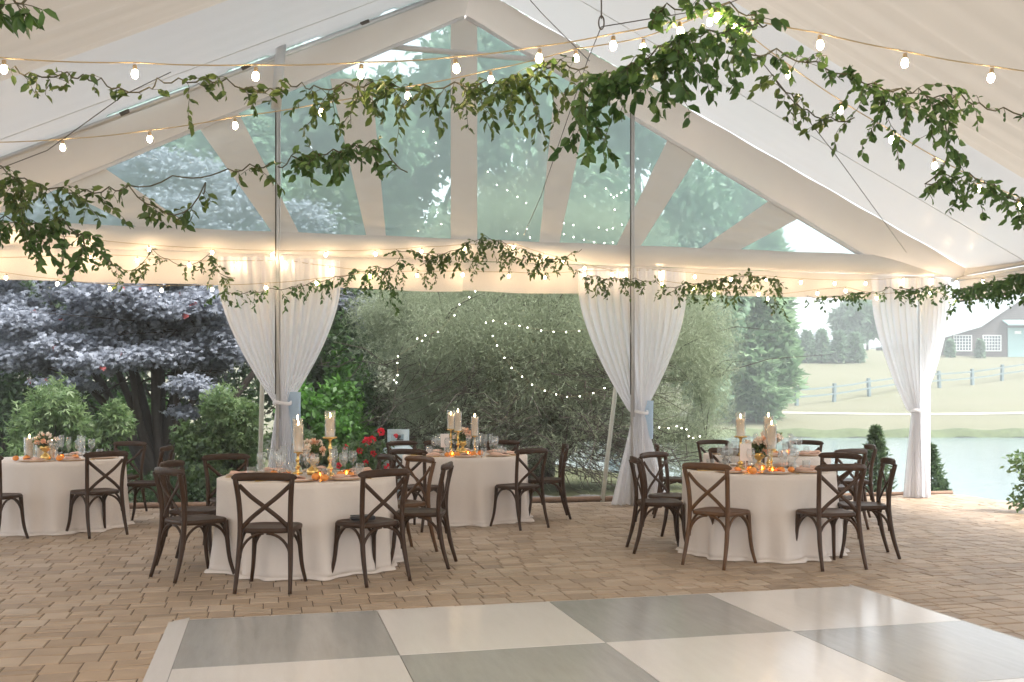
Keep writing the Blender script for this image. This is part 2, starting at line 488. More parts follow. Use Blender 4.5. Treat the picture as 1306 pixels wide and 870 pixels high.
def ground_mat():
    m, nt, N, L, p, out = nmat('garden_and_field')
    g = N.new('ShaderNodeNewGeometry'); sp = N.new('ShaderNodeSeparateXYZ'); L.new(g.outputs['Position'], sp.inputs[0])
    mr = N.new('ShaderNodeMapRange'); mr.inputs['From Min'].default_value = 44; mr.inputs['From Max'].default_value = 52
    L.new(sp.outputs['Y'], mr.inputs[0])
    def ns(sc, st=None):
        n = N.new('ShaderNodeTexNoise'); n.inputs['Scale'].default_value = sc; n.inputs['Detail'].default_value = 7
        mp = N.new('ShaderNodeMapping')
        if st: mp.inputs['Scale'].default_value = st
        L.new(g.outputs['Position'], mp.inputs[0]); L.new(mp.outputs[0], n.inputs['Vector'])
        return n
    def mix(fac, a, b):
        x = N.new('ShaderNodeMix'); x.data_type = 'RGBA'
        L.new(fac, x.inputs['Factor'])
        for s, v in (('A', a), ('B', b)):
            if isinstance(v, tuple): x.inputs[s].default_value = C4(v)
            else: L.new(v, x.inputs[s])
        return x.outputs['Result']
    n1 = ns(.35, (.35, 1, 1)); n2 = ns(9); n3 = ns(.12, (.3, 1.6, 1))
    fld = mix(n1.outputs[0], (.165, .16, .112), (.24, .22, .162))
    fld = mix(n3.outputs[0], fld, (.165, .175, .108))
    gar = mix(n2.outputs[0], (.07, .075, .04), (.15, .16, .09))
    c = mix(mr.outputs[0], gar, fld)
    L.new(c, p.inputs['Base Color']); setp(p, Roughness=.95, Specular_IOR_Level=.1)
    b = N.new('ShaderNodeBump'); b.inputs['Strength'].default_value = .6; b.inputs['Distance'].default_value = .05
    L.new(n2.outputs[0], b.inputs['Height']); L.new(b.outputs[0], p.inputs['Normal'])
    return m
tag(mb.build('ground', ground_mat()), kind='structure')
# pond
def water_mat():
    m, nt, N, L, p, out = nmat('pond_water')
    setp(p, Base_Color=C4((.17, .235, .25)), Roughness=.14, Specular_IOR_Level=.6, IOR=1.33)
    tc = N.new('ShaderNodeTexCoord'); mp = N.new('ShaderNodeMapping'); mp.inputs['Scale'].default_value = (.5, 1.6, 1)
    L.new(tc.outputs['Object'], mp.inputs[0])
    n = N.new('ShaderNodeTexNoise'); n.inputs['Scale'].default_value = 2.2; n.inputs['Detail'].default_value = 6
    L.new(mp.outputs[0], n.inputs['Vector'])
    b = N.new('ShaderNodeBump'); b.inputs['Strength'].default_value = .25; b.inputs['Distance'].default_value = .08
    L.new(n.outputs[0], b.inputs['Height']); L.new(b.outputs[0], p.inputs['Normal'])
    return m
mb = MB().add([(-40, -30, -.5), (160, -30, -.5), (160, 51, -.5), (-40, 51, -.5)], [(0, 1, 2, 3)])
tag(mb.build('pond_water', water_mat()), kind='structure')
# pale track across the field
def trk(u, v):
    x = -10 + 110 * u; y = 58 + .9 * v + .5 * math.sin(x * .08)
    return (x, y, tz(x, y) + .03)
tag(MB().surf(trk, 120, 2).build('field_path', basic('sandy_track', (.50, .47, .41), .95, 0, .1)), kind='structure')
def lip(u, v):
    x = -6 + 90 * u
    return (x, 49.3 + .9 * v + .25 * math.sin(x * .9) * math.sin(x * .37), -.5 + .42 * math.sin(PI * v * .75) + .05 * math.sin(x * 2.3))
tag(MB().surf(lip, 300, 4).build('pond_bank', basic('reedy_bank', (.10, .125, .06), .95, 0, .5, 3, .8, 6)), kind='structure')
# gravel bed behind the patio
BACK = [(-9.5, -1.2), (-4.3, -1.15), (-1.5, -.75), (0.5, -.6), (3.0, -.45), (7.55, -.30)]     # back edge of the paving (s, t)
def back_t(s): return float(pl(s, BACK))
mb = MB()
def grv(u, v):
    s = -9.5 + 13.3 * u
    p = T(s, back_t(s) - .10 - 1.3 * v)
    return (p.x, p.y, -.05 + .025 * math.sin(s * 9) * math.sin(v * 9) + rnd.uniform(-.012, .012))
tag(mb.surf(grv, 200, 22, False).build('gravel_bed', M['gravel']), kind='structure')
tag(MB().tube([T(s, back_t(s) - .05, .03) for s in np.linspace(-9.5, 3.6, 40)], .045, 6).build('edging_strip', M['kerb']), kind='structure')
tag(MB().tube([T(s, back_t(s) - .05, .015) for s in np.linspace(3.6, 7.6, 12)] , .035, 6).build('edging_strip', M['kerb']), kind='structure')
# paving: joint bed and pavers
SL, SRT, TF = -11.0, 7.6, 16.5
mb = MB()
poly = [T(SL, TF, -.0055), T(SRT, TF, -.0055)] + [T(s, t, -.0055) for s, t in reversed(BACK)] + [T(SL, -1.2, -.0055)]
mb.slab(poly, (0, 0, -1), .12)
tag(mb.build('paving_bed', M['joint']), kind='structure')
def pavers():
    V, Fc, Rv = [], [], []
    g, b0 = .0022, .0062
    gq, bq = .0055, .0095
    def one(a, e, t0, t1):
        mid = (a + e) / 2
        lim = back_t(mid)
        t0 = max(t0, lim)
        p = T(mid, t0)
        if t1 < t0 + .05 or p.y < 3.6 or abs(p.x) > p.y * .62 + 1.5: return
        b = len(V)
        zz, tl, tl2 = rnd.uniform(-.0015, .0015), rnd.uniform(-.0013, .0013), rnd.uniform(-.0013, .0013)
        for (k, q, z) in ((g, gq, -.009), (g + b0 * .35, gq + bq * .35, -.0032), (g + b0, gq + bq, 0.0)):
            h = 1 if z == 0 else .3
            V.extend([T(a + k, t0 + q, z + h * (zz + tl + tl2)), T(e - k, t0 + q, z + h * (zz - tl + tl2)), T(e - k, t1 - q, z + h * (zz - tl - tl2)), T(a + k, t1 - q, z + h * (zz + tl - tl2))])
        for m in (0, 4):
            for k in range(4):
                k2 = (k + 1) % 4
                Fc.append((b + m + k, b + m + 4 + k, b + m + 4 + k2, b + m + k2))
        Fc.append((b + 8, b + 11, b + 10, b + 9))
        Rv.extend([rnd.random()] * 12)
    t = -1.3
    while t < 14.2:
        hgt = .20
        s = SL + rnd.uniform(0, .25)
        while s < SRT - .05:
            kind = rnd.random()
            ln = rnd.choice([.20, .20, .245]) if kind < .86 else .17
            e = min(s + ln, SRT)
            if SRT - e < .06: e = SRT
            if kind < .42: one(s, e, t, t + hgt)
            elif kind < .86:
                c = t + hgt * rnd.choice([.5, .5, .62, .38])
                one(s, e, t, c); one(s, e, c, t + hgt)
            else: one(s, e, t, t + hgt)
            s = e
        t += hgt
    me = bpy.data.meshes.new('paving')
    me.from_pydata([tuple(p) for p in V], [], Fc)
    at = me.attributes.new('rnd', 'FLOAT', 'POINT'); at.data.foreach_set('value', Rv)
    me.materials.append(M['paver'])
    o = bpy.data.objects.new('paving', me); COL.objects.link(o)
    tag(o, kind='structure')
pavers()

# dance floor
DA = R(13.8)
df = thing('dance_floor', 'portable dance floor of white and grey checker panels on the paving', 'dance floor', (-2.213, 6.416, 0), DA)
TILE, TR = 1.2, .13
for r_ in range(6):
    for c_ in range(4):
        w = MB().box((TR + TILE * (c_ + .5), -TR * .5 - TILE * (r_ + .5), .016), (TILE - .004, TILE - .004, .028), .002)
        w.build('panel', M['panel_grey'] if (r_ + c_) % 2 == 0 else M['panel_white'], df, True)
tw, tl = TR * 2 + TILE * 4, TR * .5 + TILE * 6
def ramp(a, b, nrm, wd):
    a, b, nrm = Vector(a), Vector(b), Vector(nrm)
    q = [a, b, b + nrm * wd, a + nrm * wd]
    zs = (.030, .030, .006, .006)
    top = [Vector((p.x, p.y, z)) for p, z in zip(q, zs)]
    bot = [Vector((p.x, p.y, .001)) for p in q]
    return MB().add(top + bot, [(0, 1, 2, 3), (7, 6, 5, 4), (0, 4, 5, 1), (1, 5, 6, 2), (2, 6, 7, 3), (3, 7, 4, 0)])
ramp((TR, -TR * .5, 0), (TR + TILE * 4, -TR * .5, 0), (0, 1, 0), TR * .5).build('edge_trim', M['panel_white'], df, True)
ramp((TR, -tl, 0), (TR, 0, 0), (-1, 0, 0), TR).build('edge_trim', M['panel_white'], df, True)
ramp((TR + TILE * 4, 0, 0), (TR + TILE * 4, -tl, 0), (1, 0, 0), TR * .7).build('edge_trim', M['panel_white'], df, True)

# ================================================================== TENT
tent = thing('frame_tent', 'white frame tent with clear gable panes and draped ceiling over the patio', 'tent', T(0, 0))
ZO, SO = 6.74, .466                              # roof plane z = ZO - SO*|s|
def roof(name, sgn, t0, t1, mat, sag, bays, nt, wr, dz=0.0, ph=0.0):
    def fn(u, v):
        s = sgn * (.0 + (HALF + .02) * u)
        ta = t0
        if callable(t0): ta = t0(abs(s))
        t = ta + (t1 - ta) * v
        fr = (v * bays) % 1.0
        edge = math.sin(PI * min(1, u * 1.02)) ** .6
        z = ZO - SO * abs(s) + dz
        z -= sag * (math.sin(PI * fr) ** .8) * (.35 + .65 * edge)
        z += wr * edge * (math.sin(t * 21 + ph + 1.1 * math.sin(u * 3)) + .6 * math.sin(t * 34 + 2 * ph + u * 2.0))
        return T(s, t, z)
    return MB().surf(fn, 26 if not callable(t0) else 120, nt).build(name, mat, tent)
def slit(a):
    return .34 if not any(p < a < q for p, q in ((.95, 1.15), (1.9, 2.3), (2.5, 2.95), (3.4, 4.3))) else .45
roof('roof_panel', -1, slit, 2.6, M['vinyl'], .10, 1, 24, .004)
mb = MB()
mb.add([T(-.2, .36, ZO - SO * .2 - .01), T(-6.5, .36, ZO - SO * 6.5 - .01), T(-6.5, .54, ZO - SO * 6.5 - .01), T(-.2, .54, ZO - SO * .2 - .01)], [(0, 1, 2, 3)])
mb.build('clear_strip', M['pane'], tent)
roof('roof_panel', 1, .34, 3.1, M['vinyl'], .16, 1, 24, .004)
roof('ceiling_liner', -1, 2.6, 17, M['liner'], .30, 5, 190, .016, -.015, .4)
roof('ceiling_liner', 1, 3.1, 17, M['liner'], .30, 5, 190, .016, -.015, 1.9)
for sg, ts in ((-1, (1.3,)), (1, (1.7,))):
    for tt in ts:
        MB().tube([T(sg * x, tt, ZO - SO * x - .125 if sg < 0 else ZO - SO * x - .175) for x in np.linspace(.3, 7.1, 30)], .004, 5).build('roof_seam', M['steel'], tent)
# gable rafters wrapped in fabric
ZI, SI = 6.44, .50
for sg in (-1, 1):
    def band(u, v, sg=sg):
        s = sg * (7.38 * u)
        zi = ZI - SI * abs(s) if abs(s) < 5.85 else (ZI - SI * 5.85) - .20 * (abs(s) - 5.85)
        zo = ZO - SO * abs(s) - .02
        t = .02 + .34 * v
        return T(s, t, zi + (zo - zi) * v - .05 * math.sin(PI * v) + .006 * math.sin(u * 60 + 4 * v))
    MB().surf(band, 60, 6).build('rafter', M['sheath'], tent)
    MB().tube([T(sg * .02, .0, ZI - .005), T(sg * 5.85, .0, ZI - SI * 5.85 - .005)], .035, 8).build('rafter_hem', M['white_cover'], tent)
    if sg < 0: MB().tube([T(sg * .05, .56, ZO - .13), T(sg * 7.25, .56, ZO - SO * 7.25 - .09)], .030, 8).build('frame_tube', M['alu'], tent)
# small steel brackets on the left frame tube
for s_ in (-1.35, -2.75, -4.1):
    MB().box(T(s_, .56, ZO - SO * abs(s_) - .09), (.12, .06, .05), .01, Matrix.Rotation(ANG, 3, 'Z') @ Matrix.Rotation(-SO, 3, 'Y')).build('frame_bracket', M['darkmetal'], tent)
# lower tie beam of the gable
def bm_(u, v):
    s = -7.35 + 14.7 * u
    a = [(-.03, 3.53), (.06, 3.52), (.075, 3.40), (.07, 3.28), (.0, 3.245), (-.03, 3.25)][int(round(v * 5))]
    return T(s, a[0], a[1] + .004 * math.sin(s * 5))
MB().surf(bm_, 80, 5).build('tie_beam', M['sheath'], tent)
# valance cloth under the beam
def val(s0, s1, z0, z1, t0, seed):
    def fn(u, v):
        s = s0 + (s1 - s0) * u
        return T(s, t0 + .035 * v * math.sin(s * 2.6 + seed) + .012 * math.sin(s * 9 + seed + 2 * v) - .02 * v, z0 + (z1 - z0) * v + .008 * math.sin(s * 3.3 + seed) * v)
    return MB().surf(fn, 60, 8)
s_mid = GP(592, 360)[0]
val(-7.3, s_mid, 3.26, 2.855, -.10, 0).build('valance', M['sheath'], tent)
val(s_mid + .01, 2.35, 3.26, 2.87, -.16, 2.0).build('valance', M['sheath'], tent)
val(2.36, 7.3, 3.26, 2.90, -.13, 4.0).build('valance', M['sheath'], tent)
# gable panes
def gz(s): return ZO - SO * abs(s) - .10
mb = MB()
mb.add([T(-6.2, -.05, 3.40), T(6.2, -.05, 3.40), T(6.2, -.05, gz(6.2)), T(0, -.05, gz(0)), T(-6.2, -.05, gz(6.2))], [(0, 1, 2, 3, 4)])
mb.build('gable_pane', M['pane'], tent)
# radiating fabric bands: (left top, right top, right bottom, left bottom) in photo pixels, taken onto the gable plane
for q in ([(575, 15), (609, 15), (609, 309), (575, 308)], [(421, 100), (474, 100), (493, 308), (469, 308)], [(707, 120), (755, 112), (712, 318), (688, 312)],
          [(243, 148), (300, 135), (386, 306), (352, 303)], [(870, 140), (914, 160), (811, 324), (783, 321)], [(64, 235), (112, 200), (266, 304), (196, 300)],
          [(1000, 243), (1050, 262), (930, 326), (882, 325)]):
    def bf(u, v, q=q):
        a = Vector(q[0]).lerp(Vector(q[1]), u); b = Vector(q[3]).lerp(Vector(q[2]), u)
        p = a.lerp(b, v)
        s, z = GP(p.x, p.y)
        return T(s, -.015 + .006 * math.sin(v * 26 + u * 3) + .004 * math.sin(v * 61 - 2 * u), z)
    MB().surf(bf, 6, 40).build('gable_strap', M['sheath'], tent)
MB().tube([TP(480, 58, -.02), TP(715, 79, -.02)], .035, 8).build('collar_tie', M['white_cover'], tent)
# gable uprights (thin poles in front of the panes) and strut by the left roof panel
for px, pt in ((354, 136), (806, 150)):
    s, z = GP(px, pt, .12)
    MB().tube([T(s, .12, 0), T(s, .12, z + .3)], .021, 8).tube([T(s + .028, .125, 1.2), T(s + .028, .125, z + .25)], .009, 6).build('upright_pole', M['steel'], tent)
    MB().tube([T(s - .024, .13, 1.5), T(s - .024, .13, z + .25)], .007, 6).build('pole_cable', M['darkmetal'], tent)
s_, z_ = GP(352, 112, .75)
MB().tube([T(s_, .75, z_ - .25), T(s_ + .06, .75, ZO - SO * abs(s_))], .06, 8).build('roof_strut', M['steel'], tent)
# side eaves
for sg in (-1, 1):
    rz = Matrix.Rotation(ANG, 3, 'Z')
    MB().box(T(sg * 7.36, 8.5, 3.30), (.10, 17, .12), .01, rz).build('eave_beam', M['sheath'], tent)
    MB().box(T(sg * 7.33, 8.5, 3.19), (.05, 17, .05), .008, rz).build('eave_rail', M['alu'], tent)
    def sv(u, v, sg=sg):
        t = .1 + 16.8 * u
        return T(sg * (7.38 + .02 * v * math.sin(t * 3)), t, 3.22 - .34 * v)
    MB().surf(sv, 120, 5).build('side_valance', M['sheath'], tent)
    MB().tube([T(sg * 7.385, .1, 2.875), T(sg * 7.385, 16.9, 2.875)], .014, 6).build('valance_hem', M['darkmetal'], tent)
    for t_ in ((7.0, 13.0) if sg > 0 else (6.0, 12.0)):
        MB().box(T(sg * 7.36, t_, 1.6), (.12, .12, 3.2), .012, rz).build('tent_leg', M['white_cover'], tent)
# legs of the gable
for s_, mt in ((-2.33, 'white_cover'), (2.47, 'white_cover'), (7.02, 'white_cover'), (-7.0, 'white_cover')):
    MB().box(T(s_, -.22, 1.62), (.15, .12, 3.24), .015, Matrix.Rotation(ANG, 3, 'Z')).build('tent_leg', M[mt], tent)
for px, y0, y1, t_ in ((374, 500, 590, .0), (825, 511, 560, .0)):
    a, z1 = GP(px, y0, t_); b, z0 = GP(px, y1, t_)
    def cv(u, v, a=a, z0=z0, z1=z1, t_=t_):
        an = 2 * PI * u
        return T(a + .085 * (1 + .10 * v) * math.cos(an), t_ + .06 * math.sin(an) + .008 * math.sin(v * 7 + 3 * u), z0 + (z1 - z0) * v)
    MB().surf(cv, 20, 12).build('leg_cover', M['blue_cover'], tent)
# tension wires
def wire(pts, r=.004): MB().tube([W(*p) for p in pts], r, 5).build('tension_wire', M['wire'], tent)
wire([(767, -30, 7.4), (767, 24, 7.4)], .006)
wire([(768, 34, 7.4), (915, 10, 7.0), (960, -8, 7.0)])
wire([(767, 34, 7.4), (750, 75, 8.2), (690, 250, 11.5), (668, 300, 12.6)])
wire([(0, 215, 8.0), (60, 192, 8.2), (160, 120, 8.4), (218, 92, 8.5)])
wire([(915, 8, 6.6), (1060, 190, 9), (1156, 322, 13)])
wire([(676, 0, 6.8), (692, 18, 6.8), (752, 78, 7.0)], .003)
c0 = W(767, 29, 7.4)
MB().tube([c0 + Vector((.02 * math.cos(a), 0, .05 * math.sin(a))) for a in np.linspace(0, 2 * PI, 17)], .006, 6, cap=False).build('carabiner', M['wire'], tent)

# ------------------------------------------------------------------ curtains
def curtain(label, s0, t0, ztop, ztie, wtop, wtie, wbot, xoff, split, botx=0.0, tail=1.0):
    o = thing('curtain', label, 'curtain', T(s0, t0, 0), 0, 'tied curtains on the gable legs')
    ph = rnd.uniform(0, 6)
    def shape(u, v, side):                       # u across one half, v down
        z = ztop * (1 - v)
        fz = (ztop - z) / (ztop - ztie)
        if fz < 1:
            f = max(0, (fz - .18) / .82)
            w = wtie + (wtop - wtie) * (1 - f ** 1.55)
            cx = xoff * fz
            amp = .030 * (1 - .55 * fz) + .012
        else:
            f = (ztie - z) / ztie
            w = wtie * .75 + (wbot - wtie * .75) * (f ** 1.05)
            cx = xoff + botx * f
            amp = .018 + .045 * f
        a = (u if side > 0 else u - 1) * .5
        k = 7.0
        fold = amp * math.sin(2 * PI * k * abs(a) * 2 + ph + side + .8 * math.sin(fz * 2)) + amp * .5 * math.sin(2 * PI * 11 * a + ph * 2)
        gather = .05 * (1 - abs(1 - min(fz, 1))) 
        return T(s0 + cx + a * w, t0 + fold + .10 - .16 * abs(a) * 2 * (1 if fz < 1 else .6) + (.02 if side > 0 else 0), max(z, .012) + (.008 * math.sin(a * 40) if v > .98 else 0))
    for side in (-1, 1):
        MB().surf(lambda u, v, side=side: shape(u, v, side), 40, 70).build('curtain_panel', M['curtain'], o)
    c = T(s0 + xoff, t0 + .06, ztie)
    mb = MB()
    mb.tube([c + Vector((wtie * .55 * math.cos(a), .10 * math.sin(a), .012 * math.sin(2 * a))) for a in np.linspace(0, 2 * PI, 25)], .016, 6, (1.6, .6), False)
    mb.build('tieback', M['curtain'], o)
    return o
def cur(label, pxl, pxr, pxt, pyt, pxb, wbot, t0=.02, wtie=.20):
    a, _ = GP(pxl, 380, t0); b, _ = GP(pxr, 380, t0)
    st, zt = GP(pxt, pyt, t0)
    c = (a + b) / 2
    sb, _ = GP(pxb, 640, t0)
    curtain(label, c, t0, 3.2, zt, b - a, wtie, wbot, st - c, .5, sb - st)
cur('white sheer curtain tied back behind the nearest table, left of the big grey tree', 277, 434, 360, 514, 362, .55)
cur('white sheer curtain with blue leg showing, tied in front of the big grey tree', 739, 875, 814, 526, 817, .82)
cur('white sheer curtain tied at the corner by the pond', 1116, 1211, 1168, 524, 1169, .36, .02, .17)
# guy straps outside
for (a, b, ph, lb) in (((786, 488, 14.0), (768, 641, 14.0), 0, 'pale guy strap slanting down beside the curtain before the grey tree'), ((335, 470, 13.0), (331, 625, 13.6), 1, 'pale guy strap standing beside the curtain near the maple')):
    p, q = W(*a), W(*b)
    d = (p - q)
    st = MB().tube([q, p, p + d * .9], .034, 6, (1, .5)).build('guy_strap', M['strap'])
    tag(st, lb, 'strap', 'guy straps of the tent')

# ================================================================== CHAIRS
def spline(pts, n=14):
    pts = [Vector(p) for p in pts]
    P = [pts[0] * 2 - pts[1]] + pts + [pts[-1] * 2 - pts[-2]]
    out = []
    for i in range(1, len(P) - 2):
        for k in range(n):
            t = k / n
            a, b, c, d = P[i - 1], P[i], P[i + 1], P[i + 2]
            out.append(.5 * ((2 * b) + (c - a) * t + (2 * a - 5 * b + 4 * c - d) * t * t + (3 * b - a - 3 * c + d) * t ** 3))
    out.append(P[-2])
    return out
def make_chair(mat):
    o = thing('cross_back_chair', 'x', 'chair')
    for sx in (-1, 1):
        p = spline([(sx * .205, -.285, 0), (sx * .196, -.225, .22), (sx * .188, -.195, .46), (sx * .193, -.205, .66), (sx * .212, -.245, .855)], 5)
        MB().tube(p, [.015 + .006 * min(1, i / 6) for i in range(len(p))], 8, (.95, 1.0)).build('back_post', mat, o, True)
        p = spline([(sx * .172, .175, .455), (sx * .180, .185, .30), (sx * .192, .200, .14), (sx * .215, .232, 0)], 5)
        MB().tube(p, [.021 - .007 * i / (len(p) - 1) for i in range(len(p))], 8).build('front_leg', mat, o, True)
        p = spline([(sx * .192, -.214, .80), (sx * .10, -.222, .715), (0, -.212 - .006 * sx, .635), (-sx * .10, -.20, .555), (-sx * .180, -.190, .475)], 4)
        MB().tube(p, .017, 6, (.42, 1.0), up=(0, -1, 0)).build('cross_slat', mat, o, True)
    # crest rail
    def rail(u, v):
        a = (u - .5) * 2
        x = .245 * a
        ends = (1 - abs(a) ** 8) ** .5 if abs(a) < 1 else 0
        hh = .031 * (.25 + .75 * ends); dd = .017 * (.25 + .75 * ends)
        an = 2 * PI * v
        cy = -.262 + .035 * a * a
        cz = .868 - .010 * a * a
        sg = lambda q: math.copysign(abs(q) ** .6, q)
        return (x, cy + dd * sg(math.cos(an)), cz + hh * sg(math.sin(an)))
    MB().surf(rail, 20, 12).build('crest_rail', mat, o, True)
    # seat
    def outline(r):
        pts = []
        for k in range(32):
            a = 2 * PI * k / 32
            c, s = math.cos(a), math.sin(a)
            x = math.copysign(abs(c) ** .45, c); y = math.copysign(abs(s) ** .45, s)
            pts.append((x * (.207 + .017 * y) * r, y * .205 * r - .005))
        return pts
    mb = MB()
    rings = [(0.0, .466), (.55, .462), (.85, .468), (.96, .475), (1.0, .468), (1.01, .452), (.985, .438), (.90, .436), (0, .436)]
    vs = []
    for r, z in rings:
        vs += [(x, y, z) for x, y in outline(max(r, .001))]
    fs = [(i * 32 + j, i * 32 + (j + 1) % 32, (i + 1) * 32 + (j + 1) % 32, (i + 1) * 32 + j) for i in range(len(rings) - 1) for j in range(32)]
    mb.add(vs, fs, True).build('seat', mat, o, True)
    # bentwood braces
    def arc(a, b, inw):
        a, b = Vector(a), Vector(b)
        pts = []
        for k in range(9):
            t = k / 8 * PI / 2
            f = .47 * (1 - math.cos(t))
            p = a.lerp(b, f)
            pts.append(Vector((p.x, p.y, .25 + (.437 - .25) * math.sin(t))) + Vector(inw) * .004)
        return pts
    FL, FR, BL, BR = (-.178, .185, 0), (.178, .185, 0), (-.188, -.20, 0), (.188, -.20, 0)
    for a, b in ((FL, FR), (BL, BR), (FL, BL), (FR, BR)):
        mb = MB()
        mb.tube(arc(a, b, (0, 0, 0)), .0115, 6); mb.tube(arc(b, a, (0, 0, 0)), .0115, 6)
        mb.build('seat_brace', mat, o, True)
    return Proto(o)
CH = {'d': make_chair(M['wood']), 'l': make_chair(M['wood_light']), 'm': make_chair(M['wood_mid'])}
TN = {1: 'nearest round table', 2: 'middle round table', 3: 'right front round table', 4: 'far table behind the right one', 5: 'round table at the left edge'}
TABLES = {1: (-1.79, 8.72, .76), 2: (-.567, 12.05, .75), 3: (2.346, 9.50, .71), 4: (3.10, 12.15, .75), 5: (-5.18, 11.25, .76)}
def chair(x, y, fx, fy, kind, label, tb):
    tx, ty, tr = TABLES[tb]
    dd = math.hypot(x - tx, y - ty)
    if dd < tr + .225:
        x, y = tx + (x - tx) / dd * (tr + .225), ty + (y - ty) / dd * (tr + .225)
    rz = math.atan2(fy, fx) - PI / 2
    CH[kind].put((x, y, 0), rz, label, 'chairs around the ' + TN[tb])
chair(-1.85, 7.66, 0, 1, 'd', 'dark cross back chair squarely backed to camera at the nearest round table', 1)
chair(-1.163, 7.985, -.67, .74, 'd', 'dark cross back chair holding the black clutch, nearest round table', 1)
chair(-.80, 8.67, -1, .1, 'd', 'dark cross back chair at the right side of the nearest round table', 1)
chair(-1.08, 9.36, -.75, -.65, 'l', 'amber brown chair behind the clutch chair at the nearest round table', 1)
chair(-1.45, 9.72, -.9, -.45, 'd', 'chair seen side on by the red roses behind the nearest round table', 1)
chair(-2.72, 9.72, .55, -.85, 'd', 'chair whose top rail shows behind the back left of the nearest round table', 1)
chair(-2.535, 8.18, .70, .71, 'd', 'chair turned towards the front left of the nearest round table, frontmost of that pair', 1)
chair(-2.78, 8.80, 1, -.1, 'd', 'chair half hidden by another on the left of the nearest round table', 1)
chair(.07, 11.24, -.64, .77, 'd', 'dark chair at the front right of the middle round table', 2)
chair(.29, 12.10, -1, -.05, 'd', 'dark chair at the right of the middle round table against the grey tree', 2)
chair(-1.03, 11.10, .45, .89, 'd', 'dark chair at the front left of the middle round table', 2)
chair(-1.28, 12.75, .65, -.76, 'd', 'chair beside the gas tank behind the middle round table', 2)
chair(-.20, 12.95, -.3, -.95, 'd', 'chair behind the wine glasses at the back right of the middle table', 2)
chair(-.88, 12.98, .25, -.95, 'd', 'chair behind the candles at the back of the middle table', 2)
chair(1.85, 8.76, .68, .73, 'l', 'amber brown chair at the front left of the right front table', 3)
chair(2.73, 8.65, -.23, .97, 'm', 'brown chair at the front right of the right front table', 3)
chair(1.46, 9.50, 1, .05, 'd', 'dark chair side on at the left of the right front table', 3)
chair(1.72, 10.02, .7, -.7, 'm', 'brown chair at the back left of the right front table', 3)
chair(3.13, 9.25, -1, .12, 'd', 'dark chair at the right of the right front table before the small cypress', 3)
chair(2.96, 9.85, -.75, -.65, 'm', 'brown chair at the back right of the right front table', 3)
chair(2.46, 10.38, -.05, -1, 'm', 'brown chair at the back of the right front table behind the glasses', 3)
chair(2.02, 12.20, .9, -.1, 'm', 'chair at the left of the far table behind the right one, near the curtain', 4)
chair(2.55, 11.35, .5, .8, 'm', 'chair backed to camera at the front of the far table', 4)
chair(3.62, 11.15, -.45, .9, 'm', 'chair in front of the far table, right of the tall glasses', 4)
chair(4.0, 11.95, -1, .1, 'm', 'chair at the right of the far table against the pond', 4)
chair(2.75, 13.05, .3, -.95, 'd', 'chair behind the candle at the back of the far table', 4)
chair(3.75, 12.95, -.5, -.85, 'd', 'chair at the back right of the far table', 4)
chair(-4.43, 10.60, -.75, .66, 'd', 'dark chair at the front right of the left edge table', 5)
chair(-4.28, 11.62, -1, -.05, 'd', 'dark chair standing free at the right of the left edge table', 5)
chair(-5.24, 10.08, .1, .99, 'd', 'dark chair cut by the left edge of the picture', 5)
chair(-4.95, 12.55, -.2, -.97, 'd', 'chair whose rail shows behind the glasses of the left edge table', 5)

# ================================================================== TABLES
TZ = .768
def table(k):
    x, y, r = TABLES[k]
    o = thing('round_table', {1: 'round table nearest the camera under a long blush cloth', 2: 'middle round table before the grey tree under a long blush cloth', 3: 'round table at right front under a long blush cloth', 4: 'far round table mostly hidden behind the right front one', 5: 'round table at the left edge with glass candle cylinders on it'}[k], 'table', (x, y, 0), 0, 'round tables laid for dinner')
    q = [rnd.uniform(0, 6.28) for _ in range(8)]
    def fold(a, v):
        return 2.3 * (.020 * math.sin(9 * a + q[0] + .5 * v + .5 * math.sin(3 * a + q[6])) + .016 * math.sin(14 * a + q[1] - .6 * v) + .012 * math.sin(23 * a + q[2]) + .010 * math.sin(5 * a + q[3])) * v ** .8
    NU = 160
    rows = []
    for rr in (0.0, .3, .6, .85, .95, .985): rows.append(('t', rr))
    for v in np.linspace(.0, 1, 17): rows.append(('d', v))
    for v in (.25, .55, .85, 1.0): rows.append(('p', v))
    vs, fs = [], []
    for (m_, v) in rows:
        for j in range(NU):
            a = 2 * PI * j / NU
            if m_ == 't':
                rad, z = r * v, TZ + .0012 * math.sin(7 * a) * v
            elif m_ == 'd':
                rad = r + .004 + .012 * v + .8 * fold(a, v) * (.4 + .6 * v)
                z = TZ - .008 - (TZ - .03) * v
                if v < .02: rad, z = r * 1.0 + .004, TZ - .006
            else:
                lump = .5 + .5 * math.sin(11 * a + q[4]) * math.sin(4 * a + q[5])
                rad = r + .016 + .8 * fold(a, 1) + v * (.012 + .055 * lump)
                z = .022 * (1 - v) * 1.0 + .028 * math.sin(PI * v) * lump + .006
            vs.append((rad * math.cos(a), rad * math.sin(a), z))
    nr = len(rows)
    fs = [(i * NU + j, (i + 1) * NU + j, (i + 1) * NU + (j + 1) % NU, i * NU + (j + 1) % NU) for i in range(nr - 1) for j in range(NU)]
    MB().add(vs, fs, True).build('tablecloth', M['cloth'], o, True)
for k in TABLES: table(k)

